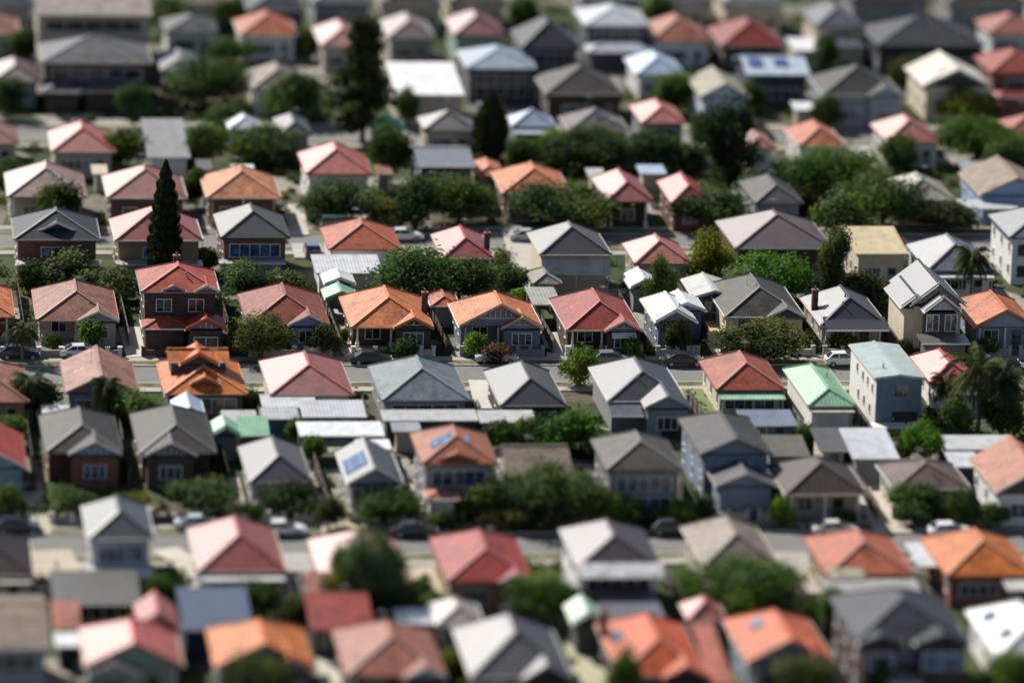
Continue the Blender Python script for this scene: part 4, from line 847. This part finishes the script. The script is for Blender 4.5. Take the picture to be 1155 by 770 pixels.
house('pale blue roofed house with solar panels and dark navy front', 842, 914, 84, 4.4, 11, 'gs', (.5,.58,.66), (.045,.05,.085), p=14, kind='m', sol=[(.2,.3,1.9,2.6),(.6,.3,1.9,2.2)], win='w', gl=(.02,.03,.07))
house('dark taupe pyramid roofed house with pale blue round gable', 929, 1018, 107, 4.4, 12, 'hip', (.085,.08,.078), (.3,.33,.38), p=27, wing=(978,1018,1.0), gc=(.3,.36,.46), win='w', gl=(.08,.1,.15))
house('cream white sheer gabled house above the yellow green tree', 1042, 1118, 98, 4.6, 13, 'gf', (.72,.69,.6), wCR, p=26, gc=(.06,.055,.05), barge=(.7,.68,.6), rough=.5)
house('brick red two storey house with stepped red roofs at photo edge', 1118, 1185, 82, 5.4, 11, 'hip', (.33,.075,.07), bRD, p=26, wk='b', gl=(.05,.08,.14), blocks=[dict(xa=1122,xb=1190,y0=-3.4,y1=.4,h=2.8,roof='hip',p=24,rc=(.38,.085,.08))])
house('salmon tiled roof tip with white wall at photo edge below brick house', 1136, 1200, 150, 3.2, 10, 'hip', (.44,.15,.12), wWH, p=27)
house('apricot tiled house with white front wall beside leafy street trees', 901, 955, 165, 3.4, 11, 'hip', (.5,.17,.085), wWH, p=29, wing=None)
house('salmon red hip roof house with pale left slope near white garage', 1000, 1062, 160, 3.4, 11, 'hip', (.4,.115,.1), wWH, p=30, rough=.35)
house('rusty salmon little roof with white gutter by tall dark tree', 842, 875, 167, 3.0, 9, 'hip', (.38,.13,.1), wWH, p=28, rough=.35)
# ================================================================== ROW I and beyond
house('large grey roofed two storey brick house with lower grey awnings', 47, 172, 71, 6.0, 13, 'hip', (.15,.15,.165), bDK, p=20, wk='b', win='w', gl=(.04,.04,.06), blocks=[dict(xa=48,xb=90,y0=-3.5,y1=.3,h=2.9,roof='hip',p=22), dict(xa=92,xb=168,y0=-3,y1=.3,h=2.9,roof='hip',p=20,vb=.6)])
house('beige apartment block with long flat tan roof at the top edge', 40, 172, 17, 8.2, 16, 'gs', (.33,.28,.24), wBG, p=10, win='w', name='apartment_block', cat='apartments', gl=(.05,.05,.06))
house('dusky salmon roofed house with cream wall at upper left edge', -30, 22, 38, 3.4, 11, 'hip', (.34,.15,.11), wCR, p=25)
house('maroon roofed house with grey right slope beside the large grey house', -8, 45, 92, 3.6, 12, 'hip', (.14,.06,.06), wGY, p=27, rough=.35)
house('slate grey low house with white wall left of salmon roof', 186, 246, 37, 3.4, 10, 'hip', (.13,.135,.15), wWH, p=22)
house('small pale grey roof in front of slate grey low house', 182, 226, 80, 3.0, 12, 'hip', (.25,.25,.27), wGY, p=24)
house('salmon orange pyramid roofed house with white wall near top edge', 270, 336, 40, 3.6, 11, 'hip', (.48,.145,.09), wWH, p=28)
house('taupe brown hip roofed house with white walls behind dark bush', 285, 346, 100, 3.6, 12, 'hip', (.24,.19,.15), wWH, p=28)
house('faded pink roofed house beside the top of the giant pine', 362, 415, 52, 3.8, 13, 'hip', (.4,.14,.11), wBG, p=30, rough=.35)
house('brown roofed house with white glaring slope and beige wall', 438, 490, 42, 3.8, 12, 'hip', (.2,.13,.11), (.34,.3,.25), p=30, kind='m', rough=.25)
house('maroon roofed house with mint green wall under pale gabled neighbour', 512, 570, 40, 3.8, 12, 'hip', (.2,.04,.05), (.3,.42,.34), p=30, rough=.32)
house('huge flat white roofed hall', 447, 524, 107, 4.4, 14, 'sk', (.85,.85,.85), wBG, p=6, kind='m', name='hall', cat='hall', win='n')
house('steel blue roofed house with dark glazed front next to huge white roof', 527, 605, 77, 4.8, 12, 'hip', (.3,.36,.43), (.05,.055,.065), p=20, kind='m', win='w')
house('charcoal sheer gabled house with cream side wall at top edge', 588, 655, 54, 6.0, 12, 'hip', (.065,.075,.095), (.09,.1,.12), p=35, win='w', gl=(.02,.025,.035))
house('silver roofed two tier house with dark upper windows', 660, 733, 29, 5.6, 12, 'hip', (.48,.51,.54), (.05,.055,.07), p=20, kind='m', win='w', blocks=[dict(xa=660,xb=733,y0=-4.2,y1=.3,h=2.8,roof='hip',p=22)])
house('salmon pyramid roofed house with white garage front near silver roof', 735, 802, 46, 3.8, 12, 'hip', (.42,.16,.1), wWH, p=29, rough=.42)
house('crimson broad hip roofed house near the top edge', 814, 886, 52, 3.8, 13, 'hip', (.26,.04,.04), bDK, p=29, wk='b')
house('wide taupe roof with pale blue rooflight, behind grey taupe house', 616, 703, 106, 3.8, 12, 'hip', (.1,.09,.08), bDK, p=27, sky_=[(.35,.75,1.6,1.4)])
house('blue grey gabled house with cream wall and lower porch roof', 920, 974, 30, 5.0, 12, 'hip', (.16,.17,.2), wCR, p=30, blocks=[dict(xa=928,xb=974,y0=-3.6,y1=.3,h=3.0,roof='hip',p=24)])
house('bright white square garage roof beside blue grey gabled house', 896, 928, 57, 2.8, 7, 'sk', (.8,.8,.78), wCR, p=3, kind='m', name='garage', cat='garage', win='n', lw=False)
house('long charcoal grey hip roofed house with black windows', 990, 1112, 52, 4.4, 14, 'hip', (.075,.08,.092), (.04,.04,.05), p=23, win='w', gl=(.02,.02,.03))
house('dusty pink roof at right edge above the brick red house', 1116, 1175, 38, 3.4, 10, 'hip', (.4,.15,.12), wWH, p=26)
house('navy dark roof sliver at top left corner', -40, 38, 8, 4.0, 12, 'hip', (.05,.065,.1), wGY, p=26)
house('dark navy roofed house at top edge left of centre', 280, 345, 12, 4.4, 11, 'hip', (.045,.06,.09), (.05,.06,.09), p=26)
house('teal grey roofed house at top edge above faded pink roof', 352, 420, 4, 4.0, 11, 'hip', (.14,.17,.18), wGY, p=26)
house('plum dark roofed house cut by top edge near pine', 428, 500, 6, 4.0, 11, 'hip', (.07,.05,.06), wBG, p=26)
house('olive roofed house cut by the top edge above maroon roof', 505, 572, 4, 3.8, 11, 'hip', (.12,.115,.09), wCR, p=26)
house('dim grey roof at top edge above crimson broad roof', 740, 800, 2, 4.2, 11, 'hip', (.15,.15,.16), wCR, p=26)
house('pale grey roofed house at top edge beside cream chimney wall', 815, 885, 5, 4.4, 11, 'hip', (.2,.21,.23), wCR, p=26)
house('black roofed long house at top edge over charcoal house', 960, 1050, 2, 4.0, 11, 'hip', (.05,.045,.05), wGY, p=24)
house('dark brown roof in the top right corner', 1070, 1160, 4, 4.0, 11, 'hip', (.055,.045,.045), wGY, p=26)
house('tan roof at the top edge between beige apartments and navy house', 190, 262, 3, 4.0, 11, 'hip', (.26,.2,.16), wCR, p=26)
house('silver grey roof cut by top edge above two tier house', 655, 725, -2, 4.0, 11, 'hip', (.3,.32,.34), wGY, p=26, kind='m')
# ================================================================== small yard buildings of the far blocks
for a in [('small cream garden shed between coral red and salmon taupe houses',104,122,196,CRM),('tiny grey shed right of the grey skillion garage',222,240,190,GRY),('low white shed above the apricot pyramid house',262,288,196,WHT),
  ('brown garden shed beside coral red street house',424,444,196,SBR),('pale shed behind crimson mauve house',664,684,200,PAL),('pale blue flat shed between crimson and red pink houses',722,752,196,BLW),
  ('white garage roof beside apricot white walled house',956,984,176,WHT),('beige shed left of salmon red pale slope house',962,992,192,TAN),('grey shed behind pale beige courtyard house',1086,1112,192,LGY),
  ('small grey shed under the huge white hall',540,562,124,GRY),('white lean to at dark taupe pyramid house side',896,920,124,WHT),('pale garage by steel blue roofed house',596,612,96,PAL)]:
    house(a[0], a[1], a[2], a[3], 2.5, 3.5, 'sk', a[4], wBG, p=6, kind='m', name='shed', cat='shed', win='n', lw=False)
# ================================================================== trees
DK = (.048,.08,.034); MID = (.06,.108,.032); OLI = (.058,.074,.032); BRT = (.075,.155,.026); YEL = (.13,.14,.03); GRG = (.058,.085,.045); BLK = (.024,.038,.024)
for a in [
 ('giant dark spreading pine rising in the far block','pine',410,18,166,92,BLK),
 ('tall narrow black green cypress spire before the red roofed house','cyp',186,183,332,42,BLK),
 ('dark conical tree between taupe and pale blue roofs','cyp',555,103,182,46,BLK),
 ('tall dark bushy tree beside red and pink slope house','tall',825,118,224,66,BLK),
 ('wide dark tree mass behind taupe brown house in the far block','big',232,66,124,100,DK),
 ('dark rounded tree below the slim white glaring roof','mid',258,118,160,52,DK),
 ('dark tree just above dull red house and cypress','mid',138,142,196,62,DK),
 ('low dark trees between apricot pyramid roof and slim cottage','big',300,148,190,92,DK),
 ('dark leafy tree hiding grey brown roof near pine','mid',335,80,140,62,DK),
 ('dark tree at left edge by maroon roofed house','mid',6,88,136,44,DK),
 ('olive tree right of upper left salmon roof','mid',30,30,72,40,OLI),
 ('green tree in front of bright green small roof','mid',443,140,210,46,DK),
 ('dark hedge like tree under grey taupe tiled house','big',662,150,196,100,DK),
 ('bushy green tree beside coral pink house','mid',766,82,132,56,MID),
 ('lower dark foliage behind row of salmon roofs, right of pine','mid',470,195,262,60,DK),
 ('dark street tree before slate box house','big',520,200,258,84,DK),
 ('dark street tree left of carmine roof, below coral house','big',385,198,256,92,DK),
 ('broad dark street tree in front of apricot long ridge house','big',640,212,266,116,DK),
 ('dark street tree before red and pink slope house','mid',797,214,262,78,DK),
 ('sprawling green tree clump in the upper right yards','big',945,168,232,110,MID),
 ('second crown of sprawling clump, dull green, towards beige hip roof','big',1000,190,262,96,DK),
 ('dark undertree below the sprawling clump beside maroon roof','mid',950,222,282,72,DK),
 ('yellow green sunlit tree before cream gabled house','mid',1092,96,142,62,YEL),
 ('dark green tree under the yellow green sunlit tree','big',1108,126,194,92,MID),
 ('small tree by white verandah of tan blue gabled house','mid',1065,228,268,70,OLI),
 ('small round olive tree before salmon and taupe house','mid',62,208,240,48,OLI),
 ('grey green airy tree before dark slate balcony house','mid',76,276,330,72,GRG),
 ('olive grey tree just right of airy grey green tree','mid',122,300,344,66,GRG),
 ('dark bush at foot of dark slate balcony house','bush',38,300,332,40,DK),
 ('round leafy tree behind red two storey roofs','mid',282,298,346,62,DK),
 ('pale leafed tree next to the round leafy tree','mid',330,303,346,56,GRG),
 ('small conical green tree hugging cypress foot','bush',232,282,312,34,MID),
 ('wide airy dark tree behind bright orange bungalow','big',470,282,352,104,MID),
 ('second airy crown before the carmine roofed house','mid',520,292,346,74,DK),
 ('round clipped dark green tree by taupe hut','mid',582,299,334,40,DK),
 ('bright green low bush beneath the round clipped tree','bush',590,326,346,34,BRT),
 ('slim yellow green tree between salmon red and maroon roofs','tall',803,262,330,54,YEL),
 ('dark ragged shrub left of slim yellow green tree','tall',735,288,342,36,DK),
 ('bright bushy tree under the broad maroon roof','big',872,280,344,86,BRT),
 ('thin spindly dark tree beside cream flat block','tall',943,258,346,42,OLI),
 ('dark leafy shrub behind the dark purple bungalow','bush',972,312,350,62,OLI),
 ('broad dark olive tree in front of olive roofed bungalow','big',862,362,416,100,OLI),
 ('olive tree shading the street before blue gabled bungalow','big',296,354,410,80,OLI),
 ('little olive tree beside blue gabled bungalow porch','mid',365,364,400,36,OLI),
 ('small tree before narrow white metal roofed cottage','mid',760,362,400,34,OLI),
 ('leafy shrub climbing pinkish brown bungalow corner','bush',103,364,394,34,MID),
 ('green street tree over road beside pale drive and red roof','mid',650,392,428,42,MID),
 ('red tinged shrub on the kerb behind white glaring slope','bush',562,398,424,40,(.09,.05,.03)),
 ('tree behind the big palm on street edge','mid',1092,384,424,48,DK),
 ('dark garden tree behind brownish salmon edge roof','mid',40,424,478,58,DK),
 ('dark rounded tree between salmon brown and orange attic houses','mid',150,440,482,66,MID),
 ('dark small tree right of vivid orange attic house','bush',284,442,474,30,DK),
 ('bright green leafy tree by charcoal tiled house','mid',645,458,516,68,BRT),
 ('dark shrub right of terracotta solar house','bush',566,478,516,40,DK),
 ('round green tree among white sheds near big palm','mid',1046,476,528,52,BRT),
 ('large dark green tree hiding sandy brown house','big',628,518,600,118,DK),
 ('dark tree right half of the large green mass by taupe two storey house','mid',668,548,606,62,DK),
 ('dark tree before terracotta two storey house','mid',548,542,586,60,DK),
 ('dark round tree in front of dark gabled grey bungalow','mid',226,540,586,80,DK),
 ('dark tree before purple roofed house','mid',330,544,588,66,DK),
 ('front garden tree of brick grey bungalow','mid',82,548,588,62,DK),
 ('green hedge tree before solar panelled dark house','mid',430,552,588,76,MID),
 ('yellow green clipped bush between the grey pair of bungalows','bush',150,556,578,34,YEL),
 ('small bright bush beside blue grey portico','bush',882,566,596,26,BRT),
 ('low hedge tree before brownish taupe house, left half','mid',1032,546,594,56,MID),
 ('low hedge tree before brownish taupe house, right half','mid',1082,550,596,46,DK),
 ('green bush at left edge behind red edge house','bush',12,472,506,36,MID),
 ('dark bush at left edge below blue gable','bush',5,548,592,36,DK),
 ('big spreading blue green street tree','big',416,586,694,72,(.075,.12,.075)),
 ('yellowish columnar tree beside big spreading street tree','tall',384,618,704,44,YEL),
 ('dark small tree under wide crimson roof house','mid',470,650,692,40,DK),
 ('dark leafy tree beside low crimson outbuilding','mid',432,650,694,56,DK),
 ('dense green tree between wide crimson and plum roofs','big',618,648,712,86,MID),
 ('big round dark green tree before pale taupe pyramid roof','big',836,624,704,130,MID),
 ('olive shrub cluster right of big round tree','mid',908,668,708,52,OLI),
 ('shrubs under the crimson tiled house','bush',276,664,692,66,MID),
 ('dark shrub between raised charcoal house and pink cottage','bush',185,642,676,44,DK),
 ('palm like shrub behind bright orange gabled house','bush',336,672,706,46,OLI),
 ('garden tree covering front of bright orange gabled house','mid',286,738,782,74,OLI),
 ('dark tree at lower right corner before white roof','mid',1136,736,790,68,MID),
 ('small fern green tree beside orange red skylight house','bush',688,738,780,36,MID),
 ('yellow shrub before blackish purple roofed house','bush',512,736,776,36,YEL),
 ('dark shrub before coral orange gabled house','bush',900,744,784,70,OLI),
 ('conifer before dark slate twin gabled house','cyp',990,738,790,26,DK),
 ('green shrub patch under plum roof house','bush',780,650,680,34,OLI),
 ('shrub by terracotta lean to roof','bush',825,716,748,22,YEL),
 ('dark row of trees at top edge right of beige apartments','big',190,-6,30,60,DK),
 ('treetop between silver roof and salmon pyramid','mid',735,-8,30,34,MID),
 ('trees at the top edge by maroon roof','mid',590,-4,44,30,DK),
 ('dark trees at top edge by salmon orange pyramid roof','mid',258,0,34,38,DK),
 ('tree in front of charcoal long house','mid',1128,58,90,34,MID),
 ('tree behind dark taupe blue gable house','mid',1020,68,110,34,OLI),
 ('leafy tree by straw coloured gable','mid',800,128,170,40,DK),
 ('tree before dark slate row near teal van','mid',440,222,262,46,OLI),
 ('olive tree below dull grey roofed house','mid',896,204,244,60,OLI),
 ('airy tree between large grey brick house and grey skillion garage','mid',152,96,150,40,DK),
 ('bright lime tree left of green hedge under grey taupe house','mid',622,144,186,40,BRT),
 ('dark yard tree between coral pink two storey house and apricot ridge','mid',742,146,196,60,DK),
 ('dark shrub behind red and pink slope house','bush',778,164,198,40,DK),
 ('dark tree behind apricot pyramid roof and grey garage','mid',232,140,196,50,DK),
 ('dark tree between dull red and apricot pyramid roofs','mid',222,186,236,32,DK),
 ('low green tree in front of taupe brown white walled house','mid',330,88,132,56,MID),
 ('green hedge before salmon orange pyramid house near top edge','mid',262,44,76,50,MID),
 ('dark hedge between faded pink roof and salmon orange roof','mid',346,30,70,34,DK),
 ('dark bush by huge white roof and pine','mid',452,100,128,30,DK),
 ('dark tree beside dark taupe roof and conical tree','mid',590,156,200,40,DK),
 ('dark shrub between straw gable and solar panelled blue roof','bush',850,96,130,36,DK),
 ('green bushes in front of dark taupe pyramid house','bush',925,112,140,36,OLI),
 ('dark bush in front of long charcoal house','bush',1030,64,98,40,DK),
 ('dark tree below salmon red roof with pale left slope','mid',1008,150,190,44,DK),
 ('dark tree beside cream block and grey long gabled roofs','mid',930,40,82,30,DK),
 ('dark tree at right edge below salmon roof tip','mid',1140,160,214,50,DK),
 ('dark tree at left edge below dusky salmon corner roof','mid',8,176,212,36,DK),
 ('bushy street tree between big green mass and taupe house corner','mid',700,562,606,60,MID),
 ('low street tree near driveway of sandy brown house','mid',592,570,612,50,OLI),
 ('street shrub tree right of terracotta two storey house','mid',505,572,610,40,DK),
 ('small yard tree in front of purple and dark gabled houses','mid',372,560,600,36,OLI),
 ('street tree behind crimson tiled house, on the far verge','mid',278,566,606,44,DK),
 ('verge tree behind plum hip roof near blue grey portico','mid',770,564,604,40,MID),
 ('low verge tree before brown pillared bungalow','bush',960,578,606,30,OLI),
 ('tree by right edge street corner before salmon edge house','mid',1128,566,606,44,DK),
 ('young tree between carport slab and pink cottage','mid',178,648,690,40,MID),
 ('yard tree between pinkish red and wide crimson houses','mid',488,664,704,44,MID),
 ('yard tree behind mint green gabled shed','mid',640,660,706,36,DK),
 ('yard tree between dark slate house and long pale roof','bush',930,668,700,34,MID),
 ('tree in yard behind long pale shed and brown house','mid',600,470,512,36,MID),
 ('leafy tree left of dark box shed','bush',912,478,512,26,DK),
 ('tree between white sheds and round green tree','bush',1026,486,520,26,OLI),
 ('dark tree left of taupe two storey house, behind it','mid',672,486,520,34,DK),
 ('dark garden tree filling the shaggy palm clump','mid',1130,446,500,46,DK),
 ('leafy dark tree between red house and shaggy palm','mid',1080,446,498,36,DK),
 ('dark tree right of apricot tiled house','big',905,176,236,80,MID),
]: plant(*a)
for a in [
 ('big shaggy palm with hanging pale fronds beside red house','palm',1108,388,496,92,(.055,.07,.035)),
 ('slender palm before blue grey roof with white eave','palm',1090,272,338,52,(.045,.06,.03)),
 ('low palm at left edge before pinkish brown bungalow','palm',26,358,412,54,(.045,.06,.03)),
 ('palm leaning over fence beside brownish salmon edge roof','palm',36,414,482,62,(.05,.065,.03)),
 ('drooping palm at right edge, in the shaggy palm clump','palm',1134,400,500,74,(.05,.065,.03)),
 ('slim palm behind the faded salmon brown gable','palm',118,420,476,44,(.05,.065,.03)),
 ('young palm near shaggy palm above long pale roof','palm',1068,416,482,46,(.05,.06,.03)),
]: plant(*a)
bp = [('clipped round yellow green shrub on lawn of twin gabled orange bungalow',532,378,394,26,BRT),('dark low shrub before bright orange bungalow',455,380,396,30,DK),('small shrub against awning windowed red bungalow',706,384,398,26,MID),
 ('shrub under dark chimney side of bright orange bungalow',434,392,404,16,MID),('grey green shrub at modern charcoal house garage',1020,384,404,22,OLI),('shrubbery before dark purple bungalow',952,380,400,36,OLI),('leafy shrub by front steps of pinkish brown bungalow',60,378,396,20,DK),
 ('bush behind red roofed two storey house gate',246,382,398,22,MID),('low shrub at corner of blue gabled orange bungalow',1112,384,404,30,DK),('dark shrub right of olive tree and blue gable',388,372,390,14,DK),
 ('shrub before brick grey bungalow driveway',140,556,576,22,MID),('shrub at taupe two storey house fence',740,574,600,36,DK),('dry shrub on verge by lower street near sandy brown house',560,584,604,40,(.1,.085,.04)),('shrub on verge before taupe house corner',700,586,606,30,(.11,.09,.05)),
 ('shrub behind pale long shed near terracotta house',330,474,496,22,MID),('plants under cream fascia carport',350,494,514,30,MID),('bush beside grey garage portico, left',796,560,590,26,DK)]
for l_, x, t_, b_, w_, c_ in bp: plant(l_, 'bush', x, t_, b_, w_, c_)
# ================================================================== cars
car('black sedan parked on the sharp street beside pale driveway', 418, 410, (.015,.016,.018))
car('dark blue black sedan with glinting windscreen parked before white metal roofed cottage', 770, 412, (.02,.022,.03))
car('white hatchback parked beyond the light green roof', 952, 412, (.75,.75,.75), 'hatch')
car('navy blue car parked at the left edge of sharp street', 22, 404, (.02,.035,.08), 'hatch')
car('teal van parked on the street by dark tree and orange red cottage', 384, 262, (.04,.12,.11), 'van')
car('grey blue car in driveway beside olive grey brick house', 352, 288, (.12,.15,.2), 'hatch', rz=math.pi/2)
car('white car parked on lower street behind crimson tiled house', 318, 603, (.78,.78,.78))
car('dark grey sedan near spreading tree on lower street', 466, 604, (.03,.035,.05))
car('charcoal hatchback on lower street right of plum roof', 758, 602, (.05,.06,.07), 'hatch')
car('white hatchback on lower street behind vivid orange roof', 1072, 606, (.8,.8,.8), 'hatch')
car('cream white sedan on verge before brown pillared bungalow', 942, 603, (.7,.68,.6))
car('pale blue silver car parked right of charcoal raised house', 224, 597, (.5,.55,.6))
car('navy hatchback on lower street near maroon brown roof', 20, 600, (.02,.025,.05), 'hatch')
car('silver sedan on the street below crimson mauve roof', 596, 272, (.5,.5,.52))
car('white sedan parked between carmine and apricot roofs', 455, 271, (.72,.72,.72))
car('dark sedan half hidden behind palm on sharp street', 1126, 414, (.02,.02,.025))
car('white sedan parked before the pinkish brown bungalow fence', 92, 403, (.7,.7,.7))
car('grey hatchback parked before awning windowed red bungalow', 690, 411, (.2,.2,.21), 'hatch')
car('silver sedan parked before twin gabled orange bungalow', 560, 409, (.5,.51,.53))
car('charcoal sedan parked before modern charcoal house garage', 1046, 413, (.04,.042,.05))
car('white hatchback on back street behind olive grey brick house', 300, 271, (.72,.72,.72), 'hatch')
car('red hatchback on back street right of cream flat block', 1000, 276, (.3,.03,.03), 'hatch')
# ================================================================== drives and paths
for pts, w_, c_ in [([(380,350),(394,386),(408,405)],3.4,(.42,.38,.31)), ([(797,356),(806,385),(818,404)],2.2,(.5,.42,.26)), ([(619,376),(627,405)],1.8,(.4,.37,.32)), ([(690,196),(704,230),(718,260)],3.0,(.46,.42,.35)),
   ([(968,528),(985,562),(1008,602)],3.6,(.46,.41,.33)), ([(470,540),(486,578),(496,606)],2.4,(.42,.36,.28)), ([(330,232),(336,266)],2.6,(.48,.44,.38)), ([(350,292),(345,276)],3.5,(.4,.38,.33)),
   ([(36,545),(46,603)],2.0,(.42,.38,.3)), ([(258,540),(274,602)],2.0,(.4,.36,.3)), ([(186,620),(208,634),(214,672)],2.6,(.5,.46,.38)), ([(50,622),(72,668)],5.0,(.42,.36,.28)), ([(375,562),(384,604)],3.4,(.46,.4,.3)),
   ([(340,625),(352,690)],4.0,(.36,.34,.31)), ([(482,640),(500,675)],4.0,(.44,.38,.28)), ([(540,375),(520,404)],2.4,(.28,.26,.24)), ([(150,370),(160,404)],3.2,(.5,.46,.38)), ([(655,720),(672,775)],3.2,(.4,.38,.26)), ([(365,720),(375,775)],2.0,(.5,.47,.38)),
   ([(890,625),(915,670)],3.4,(.36,.33,.29)), ([(790,440),(800,470)],4.0,(.14,.17,.06)), ([(905,560),(925,600)],1.6,(.4,.37,.32)), ([(655,590),(690,606)],2.2,(.42,.38,.3)), ([(1060,590),(1078,603)],3,(.42,.38,.3)), ([(540,430),(548,462)],2.2,(.5,.47,.42)), ([(582,260),(600,330)],3.4,(.42,.39,.33))]:
    driveway(pts, w_, c_)
# ================================================================== fences of the two facing rows
def row_fences(keys, vst, depth, sharp):
    info = [NAMED[k] for k in keys if k in NAMED]
    for i, (root, w, d, mid, s) in enumerate(info):
        u, v = mid.dot(U), mid.dot(V); vf = vst+7.4
        if s and sharp:
            p = U*(u-w/2+.1)+V*vf; q = U*(u+w/2-.1)+V*vf
            col = [(.5,.47,.4),(.3,.28,.26),(.08,.05,.045),(.42,.4,.36)][i % 4]
            front_wall('low front fence with piers before the %s' % s, p, q, .75, col, (.66,.63,.56) if i in (1,4,6) else col, mat='b' if i % 4 == 2 else None)
        if i+1 < len(info):
            r2, w2, d2, m2, s2 = info[i+1]; u2 = m2.dot(U); um = (u+w/2+u2-w2/2)/2
            v0 = max(v, m2.dot(V))-.5; p = U*um+V*v0; q = U*um+V*(v0+depth)
            side_fence('timber side fence between %s and %s' % (s, s2), p, q, 1.75, (.16,.14,.12) if i % 2 else (.1,.075,.06))
row_fences(['e0','e1','e2','e3','e4','e5','e6','e7','e8','e9','e10','e11'], SV[2], 22, True)
row_fences(['c0','c1','c2','c3','c4','c5','c6','c7','c8','c9','c10','c11'], SV[1], 20, True)
def rear_fences(keys, ln):
    info = [NAMED[k] for k in keys]
    for (ra, wa, da, ma, sa), (rb, wb, db, mb_, sb) in zip(info, info[1:]):
        um = (ma.dot(U)+wa/2+mb_.dot(U)-wb/2)/2; v1 = max(ma.dot(V), mb_.dot(V))+5; v0 = min(ma.dot(V), mb_.dot(V))-ln
        while v0 < v1-5 and any(f[1]-.2 < um < f[2]+.2 and f[3]-.3 < v0 < f[4]+.3 for f in FOOT): v0 += .5
        if v1-v0 > 4: side_fence('timber yard fence between %s and %s' % (sa, sb), U*um+V*v0, U*um+V*v1, 1.8, R.choice([(.16,.14,.12), (.1,.075,.06), (.3,.28,.25)]))
rear_fences(['d1','d2','d3','d4','d5','d6','d7','d8','d9'], 9)
rear_fences(['b1','b2','b3','b4','b5','b6','b7','b8','b9'], 9)
# leafy ground cover in the yards, nobody could count it
rnd = random.Random(4); pts = []
for _ in range(3600):
    u_, v_ = rnd.uniform(-75, 75), rnd.uniform(-115, 260)
    if any(a-.3 < u_ < b+.3 and c-1.0 < v_ < d+.3 for _, a, b, c, d, _r in FOOT): continue
    if any(abs(v_-s_) < 7.6 for s_ in SV): continue
    n_ = rnd.randint(30, 90); r_ = rnd.uniform(.4, 1.3)
    for _ in range(n_):
        k = Vector((rnd.gauss(0,.5), rnd.gauss(0,.5), abs(rnd.gauss(0,.5))))*r_
        pts.append((U*u_+V*v_+k, (k+Vector((0,0,.3))).normalized()))
tag(leafcloud(pts, .34, rnd).build('undergrowth', leaf((.05,.07,.03))), label='low leafy shrubs and ground cover filling the yards', kind='stuff')
